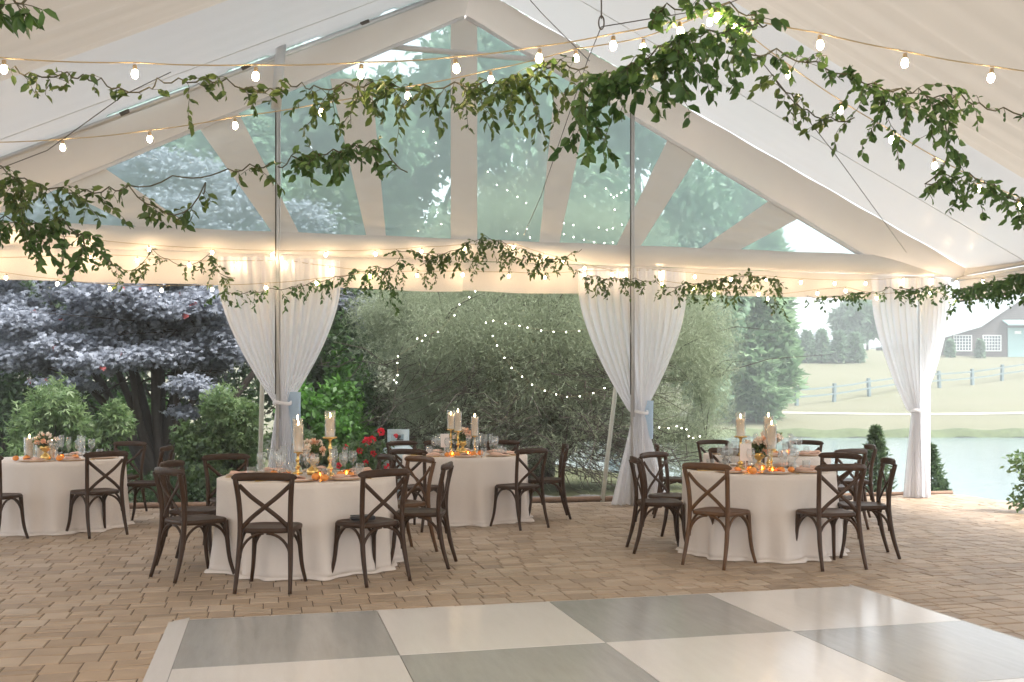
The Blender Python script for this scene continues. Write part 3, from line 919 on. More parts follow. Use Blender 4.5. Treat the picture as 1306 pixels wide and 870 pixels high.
def mk(name, cat, parts):
    o = thing(name, 'x', cat)
    for (pn, mb, mt) in parts: mb.build(pn, M[mt], o, True)
    return Proto(o)
def mk1(name, cat, mb, mt):
    return Proto(tag(mb.build(name, M[mt]), 'x', cat))
plate = mk('dinner_plate', 'plate', [('charger', MB().lathe([(0, .004), (.10, .004), (.15, .014), (.152, .012), (.10, .0), (0, .0)], 28), 'gold_rim'), ('plate', MB().lathe([(0, .010), (.085, .009), (.128, .022), (.130, .020), (.085, .006)], 28), 'china')])
def napm():
    def fn(u, v):
        return ((u - .5) * .10 + .01 * math.sin(v * 5), (v - .5) * .22, .022 + .012 * math.sin(u * PI) + .004 * math.sin(v * 9 + u * 3))
    return MB().surf(fn, 8, 12).box((0, 0, .015), (.10, .22, .012), .003)
napkin = mk1('napkin', 'napkin', napm(), 'napkin')
wine = mk1('wine_glass', 'glass', MB().lathe([(.036, .001), (.034, .004), (.006, .008), (.004, .02), (.004, .095), (.012, .105), (.034, .13), (.040, .16), (.037, .19), (.031, .215), (.030, .215), (.036, .188), (.038, .16), (.032, .132), (.002, .108)], 18), 'glass')
flute = mk1('champagne_flute', 'glass', MB().lathe([(.032, .001), (.03, .004), (.005, .008), (.004, .09), (.014, .11), (.024, .15), (.027, .20), (.025, .25), (.024, .25), (.025, .20), (.022, .15), (.002, .10)], 16), 'glass')
tumbler = mk1('water_tumbler', 'glass', MB().lathe([(0, .003), (.030, .003), (.034, .02), (.037, .095), (.035, .095), (.031, .02), (0, .012)], 18), 'glass')
fork = mk1('dinner_knife', 'cutlery', MB().box((0, 0, .004), (.016, .21, .004), .0015).box((0, -.06, .006), (.014, .08, .005), .002), 'brass')
POS = {0: 'right', 45: 'back right', 90: 'back', 135: 'back left', 180: 'left', 225: 'front left', 270: 'front', 315: 'front right'}
SHORT = {1: 'nearest table', 2: 'middle table', 3: 'right front table', 4: 'far table', 5: 'left edge table'}
for k, (x, y, r) in TABLES.items():
    for a, pn in POS.items():
        if k == 5 and a in (180, 135, 225): continue
        al = R(a + 1.5 + rnd.uniform(-3, 3))
        c, s = math.cos(al), math.sin(al)
        def at(rad, side, dz=0.0):
            return (x + rad * c - side * s, y + rad * s + side * c, TZ + .002 + dz)
        rz = al + PI / 2
        g = SHORT[k]
        plate.put(at(r - .20, 0), rz, 'blush plate on a tan charger at the %s place of the %s' % (pn, g), 'plates on the ' + g)
        napkin.put(at(r - .20, 0, .008), rz + rnd.uniform(-.2, .2), 'folded blush napkin on the %s plate of the %s' % (pn, g), 'napkins on the ' + g)
        fork.put(at(r - .20, .19), rz, 'brass knife beside the %s plate of the %s' % (pn, g), 'knives on the ' + g)
        wine.put(at(r - .38, .12 + rnd.uniform(-.02, .02)), 0, 'stemmed wine glass by the %s plate of the %s' % (pn, g), 'wine glasses on the ' + g)
        flute.put(at(r - .44, .03 + rnd.uniform(-.02, .02)), 0, 'slim champagne flute by the %s plate of the %s' % (pn, g), 'flutes on the ' + g)
        tumbler.put(at(r - .33, .22 + rnd.uniform(-.02, .02)), 0, 'short water tumbler by the %s plate of the %s' % (pn, g), 'tumblers on the ' + g)
# candlesticks, candles
stick = mk('candlestick', 'candlestick', [('stem', MB().lathe([(0, 0), (.052, 0), (.05, .012), (.028, .022), (.013, .035), (.022, .05), (.024, .062), (.012, .078), (.010, .11), (.020, .125), (.020, .138), (.010, .15), (.010, .19), (.018, .205), (.010, .22), (.010, .262), (.022, .276)], 16), 'brass'), ('drip_plate', MB().lathe([(0, .276), (.05, .278), (.056, .290), (.054, .292), (.048, .284), (0, .283)], 18), 'brass')])
def candle_proto(h):
    o = thing('pillar_candle', 'x', 'candle')
    MB().lathe([(0, 0), (.036, 0), (.037, .004), (.037, h - .006), (.033, h), (.024, h - .006), (0, h - .008)], 20).build('wax_body', M['wax'], o, True)
    MB().tube([(0, 0, h - .01), (.001, 0, h + .012)], .0012, 5).build('wick', M['phone'], o, True)
    MB().lathe([(.001, h + .006), (.006, h + .014), (.0075, h + .022), (.005, h + .034), (.001, h + .048)], 10).build('flame', M['flame'], o, True)
    return Proto(o)
cnd = {h: candle_proto(h) for h in (.17, .22, .12)}
sleeve = mk1('candle_sleeve', 'glass sleeve', MB().lathe([(.046, 0), (.0465, .235), (.0445, .235), (.044, 0)], 20), 'glass')
cyl = mk1('glass_cylinder', 'vase', MB().lathe([(0, .004), (.056, .004), (.058, .01), (.058, .26), (.056, .26), (.055, .012), (0, .010)], 22), 'glass')
def on_table(k, px, D):
    return Vector(((px - CX) / F * D, D, TZ + .003))
def stand(k, px, D, h, sc, lab):
    p = on_table(k, px, D)
    stick.put(p, rnd.uniform(0, 6), 'turned brass candlestick %s' % lab, 'brass candlesticks', sc=sc)
    q = p + Vector((0, 0, .285 * sc))
    cnd[h].put(q, 0, 'lit ivory candle on the stick %s' % lab, 'pillar candles on brass sticks')
    sleeve.put(q + Vector((0, 0, .0005)), 0, 'glass sleeve round the candle %s' % lab, 'glass candle sleeves')
stand(1, 380.5, 8.45, .22, .78, 'in front at the left of the nearest table')
stand(1, 379.5, 8.95, .22, .92, 'behind another at the left of the nearest table')
stand(1, 421, 8.65, .17, 1.18, 'by the roses on the nearest table')
stand(2, 575, 12.15, .17, 1.05, 'leftmost on the middle table')
stand(2, 584, 11.85, .22, 1.0, 'beside the flowers on the middle table')
stand(2, 605.5, 11.9, .22, .80, 'at the right on the middle table')
stand(3, 944.5, 9.45, .17, 1.10, 'by the menu card on the right front table')
stand(3, 980, 9.65, .22, .95, 'behind another on the right front table')
stand(3, 984, 9.25, .22, .72, 'lower, at the right on the right front table')
for px, D, h, lb in ((37.5, 11.0, .22, 'widest and leftmost'), (51.5, 11.25, .22, 'second from left'), (59.5, 11.4, .12, 'small, set back'), (66.5, 11.05, .17, 'rightmost')):
    p = on_table(5, px, D)
    cyl.put(p, 0, 'glass cylinder on the left edge table, %s of the four' % lb, 'glass cylinders on the left edge table', sc=.95 if h > .15 else .75)
    cnd[h].put(p + Vector((0, 0, .012)), 0, 'candle in a glass cylinder on the left edge table, %s' % lb, 'candles in glass cylinders', sc=1.0)
# flowers
def posy(k, px, D, lab, sc=1.0):
    p = on_table(k, px, D)
    o = thing('flower_arrangement', lab, 'flowers', p, 0, 'table flower arrangements')
    MB().lathe([(0, 0), (.05, 0), (.058, .02), (.05, .05), (.018, .075), (.018, .09), (.055, .12), (.066, .16), (.062, .16), (.04, .125), (0, .12)], 20).build('bowl', M['brass'], o, True)
    c = np.array(p) + np.array([0, 0, .20])
    n = 110
    P = c + rdir(n) * np.array([.10, .10, .06]) * rng.random((n, 1)) ** .4
    leaf_cloud('foliage', P, rdir(n) + np.array([0, 0, .2]), rdir(n), .06, .028, M['posy'], o, full=True)
    for mt, nb in (('petal', 8), ('peach', 5)):
        for _ in range(nb):
            b = c + (rdir(1)[0] * np.array([.11, .11, .07])) + np.array([0, 0, .02])
            d = rdir(18)
            leaf_cloud('bloom', b + d * .008, d + np.array([0, 0, .4]), rdir(18) + d, .037 * sc, .034 * sc, M[mt], o, full=True)
posy(1, 399, 8.85, 'peach and white flowers in a brass bowl on the nearest table')
posy(2, 590, 12.2, 'pale flowers in a brass bowl on the middle table')
posy(3, 968, 9.5, 'pale flowers with greenery in a brass bowl on the right front table')
posy(4, 985, 12.2, 'pale flowers in a brass bowl on the far table')
posy(5, 58, 10.95, 'small flowers and leaves before the cylinders on the left edge table', .8)
# menu cards, votives, fruit, clutch
def card(k, px, D, rz, lab):
    p = on_table(k, px, D)
    rot = Matrix.Rotation(rz, 3, 'Z') @ Matrix.Rotation(R(-12), 3, 'X')
    mb = MB().box((0, 0, .18), (.105, .004, .16), .001, Matrix.Rotation(R(-8), 3, 'X'))
    mb.tube([(0, .01, 0), (0, .008, .11)], .006, 6).lathe([(0, 0), (.03, 0), (.03, .006), (.006, .012)], 12)
    o = tag(mb.build('table_card', M['paper']), lab, 'card', 'table cards')
    o.location = p; o.rotation_euler = (0, 0, rz)
card(2, 567.5, 11.75, .3, 'pale card on a stand beside the candles on the middle table')
card(3, 951, 9.2, -.25, 'pale card on a stand beside the candle on the right front table')
votive = mk('votive_holder', 'votive', [('cup', MB().lathe([(0, .003), (.026, .003), (.034, .03), (.032, .062), (.030, .062), (.031, .03), (0, .010)], 16), 'amber'), ('flame', MB().lathe([(.001, .022), (.007, .03), (.005, .042), (.001, .055)], 8), 'flame')])
fruit = mk('orange_fruit', 'fruit', [('flesh', MB().ball((0, 0, .03), .034, 2, (1.05, 1.05, .9)), 'fruit'), ('stalk', MB().tube([(0, 0, .056), (.002, 0, .068)], .003, 5).lathe([(.014, .060), (.004, .063)], 6), 'posy')])
VP = {1: [(366, 8.3), (408, 8.35), (442, 8.6)], 2: [(577, 11.6), (597, 11.7)], 3: [(957, 9.05), (972, 9.2), (985, 8.95)], 4: [(975, 11.9), (1004, 12.0)], 5: [(78, 11.0)]}
FP = {1: [(357, 8.35), (349, 8.5), (403, 8.2), (434, 8.5), (447, 8.4), (414, 8.15)], 2: [(570, 11.55), (583, 11.5), (604, 11.6), (613, 11.8)], 3: [(960, 8.9), (996, 8.95), (1009, 9.1), (940, 9.1)], 4: [(990, 11.8), (1000, 11.9)], 5: [(20, 10.8), (34, 10.75), (76, 10.75), (96, 10.95)]}
ORD = ['first', 'second', 'third', 'fourth', 'fifth', 'sixth']
for k in VP:
    for i, (px, D) in enumerate(sorted(VP[k])):
        votive.put(on_table(k, px, D), 0, 'lit amber votive, %s from left among the votives of the %s' % (ORD[i], SHORT[k]), 'amber votives')
    for i, (px, D) in enumerate(sorted(FP[k])):
        fruit.put(on_table(k, px, D), rnd.uniform(0, 6), 'orange fruit, %s from left among the fruit of the %s' % (ORD[i], SHORT[k]), 'orange fruit on the tables', sc=rnd.uniform(.85, 1.1))
mb = MB().box((0, 0, .022), (.20, .09, .035), .016, None, True).box((0, .03, .041), (.19, .012, .006), .002)
cl = tag(mb.build('clutch_bag', M['phone']), 'small black clutch lying on the seat of a dark chair', 'bag')
cl.location = (-1.20, 8.0, .468); cl.rotation_euler = (0, 0, .35)

# ================================================================== STRING LIGHTS
BULB = None
def strand(label, pts, mat='bulb', r=1.0, name='string_light', group='festoon strings', ends=True, drop=.055, thin=.0035):
    """pts: bulb centres as world vectors"""
    o = thing(name, label, 'string lights', pts[0], 0, group)
    cp = []
    P = [p + Vector((0, 0, drop * r)) for p in pts]
    for a, b in zip(P[:-1], P[1:]):
        for k in range(6):
            f = k / 6
            c = a.lerp(b, f); c.z -= .10 * (a - b).length * f * (1 - f) * .5
            cp.append(c)
    cp.append(P[-1])
    MB().tube(cp, thin, 5).build('cord', M['cord'], o)
    global BULB
    if BULB is None: BULB = {}
    if mat not in BULB:
        b = MB()
        if mat == 'bulb':
            b.lathe([(.001, -.034), (.012, -.030), (.020, -.018), (.0225, -.004), (.020, .010), (.013, .024), (.010, .030)], 10)
        else:
            b.ball((0, 0, 0), .0115, 1)
        me = b.build('bulb', M[mat], None)
        s = MB().lathe([(.014, .024), (.0145, .055), (.010, .062), (.001, .063)], 8)
        so = s.build('socket', M['socket'], None)
        BULB[mat] = (me.data, so.data)
        bpy.data.objects.remove(me); bpy.data.objects.remove(so)
    md, sd = BULB[mat]
    for p in pts:
        b = bpy.data.objects.new('bulb', md); COL.objects.link(b); b.parent = o
        b.location = p - pts[0]; b.scale = (r * .74, r * .74, r * .72)
        b.rotation_euler = (rnd.uniform(-.12, .12), rnd.uniform(-.12, .12), 0)
        if mat == 'bulb':
            s = bpy.data.objects.new('socket', sd); COL.objects.link(s); s.parent = b
    return o
def px_pts(l, D):
    n = len(l)
    out = []
    for i, p in enumerate(l):
        d = D if not isinstance(D, tuple) else D[0] + (D[1] - D[0]) * i / max(1, n - 1)
        if len(p) > 2: d = p[2]
        out.append(W(p[0], p[1], d))
    return out
strand('upper festoon string of warm bulbs rising from the left edge to the hub', px_pts([(-150, 70), (5, 88), (172, 94), (326, 97), (460, 94), (582, 87), (687.5, 74), (782, 58), (868, 40), (915, 22)], (5.0, 4.6)))
strand('upper festoon string falling from the hub across the right ceiling', px_pts([(938, 36), (1046, 57), (1154, 80), (1264, 99), (1385, 112)], (4.6, 4.9)))
strand('lower festoon string crossing the left gable slope towards the hub', px_pts([(-30, 192), (80, 188), (191, 177), (300, 160), (410, 143), (520, 122), (626, 101), (735, 74), (820, 60), (905, 28)], (6.6, 5.6)))
strand('festoon string dropping through the leaves down the right ceiling', px_pts([(940, 44), (1006, 95), (1072, 140), (1137, 178), (1192, 211), (1248, 240), (1299, 262), (1350, 282)], (5.6, 6.6)))
TB = .22
strand('festoon string along the face of the gable beam', [TP(*p, TB) for p in [(-60, 294), (9, 299), (104, 309), (190, 318), (270.5, 322), (347, 325), (415.5, 325), (479, 324), (537.5, 320.6), (592, 317), (655, 315.5), (695.6, 329), (718, 334), (745.6, 342), (780.6, 350)]])
strand('brightest festoon string close against the gable valance', [TP(*p, .09) for p in [(-15, 334), (50.6, 333), (115, 329), (175, 332), (241.5, 338), (302, 338), (364, 337), (421, 345), (472, 351), (532, 351), (590, 350.5), (649, 352), (695, 353.5), (745, 350.5), (796, 349.5), (842, 349), (886, 353), (932, 356), (977, 356.6), (1021.5, 360), (1064.6, 361.6), (1104, 361.7), (1150.6, 358.6), (1188, 357)]])
strand('festoon string along the right side eave', [W(*p) for p in [(1219.6, 360, 14.2), (1253.6, 359, 13.0), (1292.5, 356, 12.0), (1340, 352, 11.0)]])
strand('low festoon string dipping below the valance at left', [TP(*p, .5) for p in [(-50, 345), (7.6, 354), (73, 362), (140, 368.6), (206, 370), (270.6, 369), (339, 367), (404, 361), (472, 352)]])
strand('low festoon string in the leaves above the spruce', [TP(*p, .5) for p in [(844, 363), (884, 368), (911, 375.6), (967.6, 375), (979, 381), (1042.6, 374), (1078.5, 371), (1118, 380), (1187, 373), (1213, 384), (1254.6, 367)]])
# unseen strings under the same ceiling, more added to warm the left floor
for i, (z0, s0, s1, t0, t1) in enumerate([(3.3, -6.5, .5, 9.5, 7.5), (3.3, -6.5, .5, 12.6, 12.2), (3.5, .8, 6.5, 11.5, 10.5), (3.2, -7.0, -6.6, 11.5, 4.0), (2.95, -6.8, -3.2, 9.2, 10.2), (2.95, -6.6, -3.4, 10.4, 11.6), (2.9, -6.4, -2.6, 11.4, 12.6), (2.9, -5.6, -1.5, 12.0, 13.4)]):
    P = []
    for k in range(9):
        f = k / 8
        P.append(T(s0 + (s1 - s0) * f, t0 + (t1 - t0) * f, z0 - .5 * math.sin(PI * f) + (1.6 * f if i < 3 else .3 * f if i > 3 else 0)))
    if True:
        strand(['festoon string overhead at left behind the viewer', 'festoon string overhead far behind the viewer', 'festoon string overhead at right behind the viewer', 'festoon string along the left side eave', 'added unseen festoon string overhead beside the viewer at left', 'added unseen festoon string low overhead beside the viewer at left', 'added unseen festoon string overhead between the left table and the viewer', 'added unseen festoon string low overhead behind the viewer at left'][i], P)
# fairy lights in the grey tree
def z6(l): return [(500 + a / 3.955, 270 + b / 3.955) for a, b in l]
def z5(l): return [(430 + a / 2.968, 270 + b / 2.968) for a, b in l]
def z4(l): return [(700 + a / 4.83, 480 + b / 4.83) for a, b in l]
FD = 14.6
strand('fairy light string swagged high across the grey tree', px_pts(z6([(473, 560), (510, 550), (573, 565), (643, 576), (683, 585), (752, 600), (815, 606), (878, 607), (943, 602), (1007, 593)]), FD), 'fairy', 1, 'fairy_light', 'fairy lights on the grey tree', drop=.01, thin=.002)
strand('fairy light string falling through the heart of the grey tree', px_pts(z6([(508, 627), (530, 675), (567, 737), (603, 788), (656, 832)]) + z5([(738, 655), (786, 678), (829, 692), (870, 702), (918, 699), (970, 687), (1012, 668)]), FD), 'fairy', 1, 'fairy_light', 'fairy lights on the grey tree', drop=.01, thin=.002)
strand('fairy light string down the left shoulder of the grey tree', px_pts(z6([(420, 402), (390, 432), (340, 468), (315, 523), (232, 607), (168, 625), (127, 640), (152, 652), (30, 730), (27, 763), (28, 825), (10, 850), (22, 862)]), FD), 'fairy', 1, 'fairy_light', 'fairy lights on the grey tree', drop=.01, thin=.002)
strand('fairy light string low on the right of the grey tree', px_pts(z4([(680, 315), (737, 320), (787, 308), (818, 320), (848, 327), (862, 370), (890, 380), (930, 370)]), 15.2), 'fairy', 1, 'fairy_light', 'fairy lights on the grey tree', drop=.01, thin=.002)
def z7(l): return [(700 + a / 3.955, 230 + b / 3.955) for a, b in l]  # next two strings stand in for bulb reflections in the gable panes
strand('tiny bulbs added behind the right gable panes as reflected light dots', px_pts(z7([(390, 50), (365, 62), (343, 77), (327, 86), (313, 73), (288, 42), (182, 80), (124, 226), (76, 217), (76, 272), (125, 287), (177, 300), (228, 312), (280, 317), (323, 314), (368, 224), (323, 242), (293, 250), (252, 238), (332, 148)]), FD), 'fairy', 1, 'fairy_light', 'fairy lights on the grey tree', drop=.01, thin=.0015)
strand('tiny bulbs added behind the middle gable panes as reflected light dots', px_pts([(540, 168), (556, 182), (558, 271), (563, 286), (547, 305), (622, 219), (634, 236), (647, 243), (660, 251), (671, 259), (660, 298), (672, 292), (676, 303), (646, 295)], FD), 'fairy', 1, 'fairy_light', 'fairy lights on the grey tree', drop=.01, thin=.0015)
# ================================================================== GARLANDS
def garland(label, pts, mat, leaf=(.052, .027), dens=26, stem_r=.004, thin=1.0):
    """pts: (px, py, D, hang_px, density)"""
    P = [W(p[0], p[1], p[2]) for p in pts]
    o = thing('leaf_garland', label, 'garland', P[0], 0, 'leaf garlands')
    mb = MB()
    LP, LD, LN = [], [], []
    main = []
    wv, lastp, ph = 0, None, rnd.uniform(0, 6)
    for i in range(len(P) - 1):
        n = max(3, int((P[i + 1] - P[i]).length / .05))
        for k in range(n):
            f = k / n
            p = P[i].lerp(P[i + 1], f)
            wv += (p - lastp).length * 9 if lastp else 0
            lastp = p.copy()
            p += Vector((0, .012 * math.sin(wv * .5 + ph), -.03 * math.sin(PI * f) + .006 * math.sin(wv * .45 + ph)))
            hang = (pts[i][3] * (1 - f) + pts[i + 1][3] * f) * p.y / F
            de = pts[i][4] * (1 - f) + pts[i + 1][4] * f
            main.append(p)
            m = de * dens * .05 * ((P[i + 1] - P[i]).length / n / .05)
            cnt = int(m) + (1 if rnd.random() < m - int(m) else 0)
            for _ in range(cnt):
                ln = hang * rnd.uniform(.15, 1.12)
                q = p.copy()
                dx, dy = rnd.uniform(-1, 1), rnd.uniform(-1, 1)
                tw = [q.copy()]
                steps = max(2, int(ln / .028))
                d = Vector((dx * .7, dy * .7, rnd.uniform(-.6, .45)))
                for st in range(steps):
                    d = d * .90 + Vector((rnd.uniform(-.38, .38), rnd.uniform(-.38, .38), -.135))
                    q = q + d.normalized() * .028
                    tw.append(q.copy())
                    for _l in range(2 if rnd.random() < .6 else 1):
                        if rnd.random() < .86:
                            ld = d.normalized() * .5 + Vector((rnd.uniform(-1, 1), rnd.uniform(-1, 1), rnd.uniform(-1.0, .25)))
                            LP.append(q); LD.append(ld); LN.append(Vector((rnd.uniform(-1, 1), rnd.uniform(-1.3, .6), rnd.uniform(-.2, 1))))
                mb.tube(tw, .0016, 4, cap=False)
    main.append(P[-1])
    mb.tube(main, stem_r, 5)
    mb.build('vine_stem', M['twig'], o)
    n = len(LP)
    s = .5 + .85 * rng.random(n)
    leaf_cloud('foliage', np.array(LP), np.array(LD), np.array(LN), leaf[0] * s, leaf[1] * s, M[mat], o, full=True)
    return o
# left run of the top garland
garland('sparse leafy garland along the upper left light string', [(20, 84, 5.1, 25, .3), (38, 92, 5.1, 45, 1.0), (85, 92, 5.1, 40, .7), (105, 95, 5.1, 10, .0), (128, 100, 5.1, 35, .9), (150, 112, 5.1, 25, .9), (190, 112, 5.1, 25, .8), (200, 100, 5.1, 5, 0), (228, 100, 5.1, 45, .6), (262, 98, 5.1, 60, 1.1), (290, 100, 5.1, 55, 1.0), (322, 110, 5.1, 55, 1.1), (345, 112, 5.1, 25, .6), (365, 102, 5.1, 25, .9), (385, 104, 5.1, 20, .5), (400, 108, 5.1, 50, .9), (440, 105, 5.0, 70, 1.2)], 'vine_warm')
garland('dense leafy garland across the middle of the gable', [(440, 105, 5.0, 110, 1.6), (475, 105, 5.0, 110, 2.4), (500, 108, 5.0, 80, 1.8), (540, 108, 5.0, 60, 1.7), (580, 105, 4.95, 75, 2.0), (620, 102, 4.9, 85, 2.3), (655, 95, 4.9, 110, 2.3), (690, 82, 4.85, 90, 2.2), (715, 75, 4.8, 70, 1.8), (750, 85, 4.75, 90, 1.9)], 'vine_warm')
garland('heavy broad leaved garland hanging from the ceiling hub', [(745, 95, 4.7, 130, 1.2), (775, 92, 4.7, 150, 2.6), (805, 80, 4.65, 150, 2.9), (840, 58, 4.6, 110, 3.0), (872, 42, 4.55, 130, 3.6), (905, 38, 4.5, 120, 3.2), (940, 30, 4.5, 70, 1.6), (975, 22, 4.5, 40, 1.2)], 'vine', (.058, .040), 24)
garland('small leafy sprays rising above the ceiling hub', [(832, 12, 4.6, 25, 1.8), (850, 4, 4.6, 25, 1.2), (880, 6, 4.6, 40, 1.4), (893, -6, 4.6, 40, 1.4), (930, 2, 4.6, 20, .8), (962, 18, 4.6, 30, 1.6), (978, 32, 4.6, 28, 1.8)], 'vine', (.056, .040))
garland('dark leafy garland over the right ceiling slope', [(950, 66, 4.7, 30, .7), (990, 62, 4.8, 50, 1.4), (1040, 78, 4.9, 35, 1.4), (1085, 92, 5.0, 30, 1.4), (1115, 105, 5.0, 120, 2.6), (1150, 112, 5.0, 140, 3.2), (1172, 112, 5.0, 100, 2.4), (1200, 122, 5.0, 60, 1.4), (1225, 118, 5.05, 70, 1.5), (1250, 132, 5.1, 30, .6), (1280, 138, 5.1, 12, .3), (1330, 145, 5.1, 10, .3)], 'vine', (.050, .029))
garland('short leafy branch beneath the right garland', [(985, 95, 5.4, 40, 1.3), (1010, 120, 5.5, 50, 1.3), (1030, 140, 5.6, 25, .3), (1060, 150, 5.6, 60, 1.2), (1090, 150, 5.6, 40, .9)], 'vine_warm', (.05, .028))
garland('leafy garland trailing to the right edge below the dark one', [(1205, 150, 5.6, 50, 1.0), (1215, 195, 5.8, 45, .9), (1180, 235, 6.0, 30, 1.2), (1205, 222, 6.0, 55, 2.0), (1235, 220, 6.0, 50, 2.2), (1265, 232, 6.1, 50, 1.4), (1300, 255, 6.2, 40, 1.4), (1340, 270, 6.2, 40, 1.4)], 'vine', (.055, .032))
garland('dark leafy branch hanging before the left gable pole', [(355, 212, 5.6, 14, .4), (372, 198, 5.6, 40, 1.8), (400, 192, 5.6, 60, 2.6), (425, 190, 5.6, 60, 2.6), (450, 184, 5.5, 50, 2.0), (472, 180, 5.5, 60, 1.8), (490, 190, 5.5, 40, 1.2), (520, 220, 5.5, 16, .7)], 'vine', (.056, .036))
garland('leafy garland trailing from the left edge across the lavender maple', [(-40, 210, 5.4, 60, 1.6), (0, 212, 5.4, 90, 1.8), (30, 228, 5.4, 110, 1.7), (75, 240, 5.4, 110, 1.6), (110, 242, 5.4, 40, .5), (140, 238, 5.4, 25, .8), (165, 236, 5.4, 35, .9), (200, 262, 5.4, 35, 1.3), (235, 270, 5.4, 30, 1.4), (262, 232, 5.4, 60, .4), (258, 246, 5.4, 40, 1.2)], 'vine_warm', (.052, .028), 28)
garland('thin bare vine with few leaves before the left gable strap', [(165, 236, 5.5, 10, .2), (220, 224, 5.5, 8, .1), (290, 216, 5.5, 18, .3), (318, 210, 5.5, 70, 1.2), (345, 208, 5.5, 20, .6)], 'vine_warm', (.055, .028))
garland('thick leafy cluster filling the lower left corner of the garland', [(-30, 285, 5.5, 70, 2.0), (5, 275, 5.5, 90, 2.2), (45, 285, 5.5, 80, 2.8), (80, 280, 5.5, 90, 3.0), (105, 300, 5.5, 60, 1.6), (112, 318, 5.5, 18, .4)], 'vine', (.052, .030))
GT = .55
def gg(label, l, mat='vine_warm', leaf=(.060, .031), dens=17):
    q = []
    for (px, py, hang, de) in l:
        w = TP(px, py, GT)
        q.append((px, py, w.y, hang, de))
    garland(label, q, mat, leaf, dens)
gg('eave garland from the left edge to the first curtain', [(105, 325, 30, .7), (125, 330, 28, 1.0), (150, 340, 30, 1.3), (170, 345, 25, .9), (195, 318, 45, 1.2), (215, 330, 20, .5), (240, 338, 30, 1.0), (268, 322, 50, 1.2), (275, 345, 40, 1.2), (300, 355, 50, 1.0)])
gg('eave garland swagged over the first curtain', [(290, 372, 45, .9), (318, 372, 35, .9), (345, 368, 35, 1.0), (372, 366, 20, 1.3), (400, 358, 30, 2.0), (428, 352, 30, 2.2), (455, 345, 40, 1.4), (482, 340, 70, 2.6), (500, 340, 75, 2.2), (512, 325, 45, 1.2)], 'vine')
gg('eave garland cresting at the middle of the gable beam', [(505, 318, 40, 1.0), (525, 318, 45, 1.4), (550, 322, 50, 1.8), (575, 320, 35, 1.6), (600, 308, 45, 1.9), (618, 300, 70, 1.6), (640, 308, 45, 1.6), (665, 316, 45, 1.6), (690, 325, 50, 1.7), (712, 330, 40, 1.6), (730, 322, 35, 1.3), (742, 318, 15, .6)])
gg('eave garland over the second curtain', [(738, 345, 35, .7), (760, 352, 45, 1.6), (785, 355, 40, 1.4), (810, 355, 25, 1.2), (835, 358, 25, 1.0), (855, 366, 25, 1.0), (875, 360, 35, 1.6), (905, 358, 35, 2.2), (930, 352, 40, 2.2), (955, 350, 45, 1.6), (985, 355, 45, 1.6), (1000, 360, 65, .8)])
gg('eave garland over the corner curtain', [(1030, 378, 22, .9), (1058, 378, 20, 1.0), (1085, 372, 22, 1.8), (1112, 372, 22, 1.6), (1135, 366, 20, .7), (1150, 368, 30, 1.6), (1180, 366, 30, 1.6), (1208, 362, 30, 1.8), (1225, 376, 45, 1.2)], 'vine')
garland('eave garland along the right side of the tent', [(1225, 368, 12.6, 30, 1.0), (1245, 362, 11.5, 20, .6), (1270, 360, 10.5, 30, 1.2), (1300, 350, 9.6, 45, 1.6), (1340, 345, 9.0, 40, 1.6)], 'vine', (.065, .036))
garland('dark leaf spray hanging in the top left corner', [(-20, -20, 3.0, 40, 2.4), (15, -8, 3.0, 45, 3.4), (38, -6, 3.0, 45, 3.0)], 'vine', (.062, .030), 40)

# ================================================================== GARDEN
# japanese maple
mc = [W(px, py, D) for px, py, D in []]
def CL(px, py, D, rx, rz, ry=None):
    p = W(px, py, D); k = D / F
    return (p.x, p.y, p.z, rx * k, (ry if ry else rx * .9) * k, rz * k)
mb_base = W(203, 605, 17.0); mb_base.z = -.09
o = thing('japanese_maple', 'purple grey japanese maple with several dark stems beside the left tables', 'tree', mb_base)
cl = [CL(*a) for a in [(40, 318, 16.6, 60, 22), (110, 312, 16.8, 60, 22), (175, 330, 16.2, 70, 22), (235, 322, 16.8, 55, 22), (60, 300, 18, 80, 30), (150, 375, 15.9, 60, 20), (205, 392, 16.0, 50, 18), (260, 380, 16.6, 40, 16), (30, 410, 16.0, 50, 20), (80, 440, 15.8, 42, 16), (8, 455, 16, 45, 18), (120, 460, 15.7, 45, 16), (170, 455, 15.8, 45, 15), (85, 490, 15.8, 40, 10), (220, 450, 16.2, 36, 18), (240, 490, 16.0, 28, 14), (265, 500, 16.2, 25, 12), (235, 525, 16.2, 22, 9), (255, 562, 16.0, 22, 8),
      (110, 235, 17.5, 60, 30), (190, 215, 17.5, 60, 30), (260, 235, 17.8, 60, 32), (300, 265, 17.6, 50, 30), (60, 270, 17.5, 60, 25), (210, 270, 17, 70, 26), (330, 330, 17.5, 40, 30), (430, 385, 18.5, 38, 22), (470, 400, 18.5, 26, 20), (390, 280, 18.2, 40, 25), (290, 420, 17, 25, 14)]]
mb = MB()
b0 = Vector(mb_base)
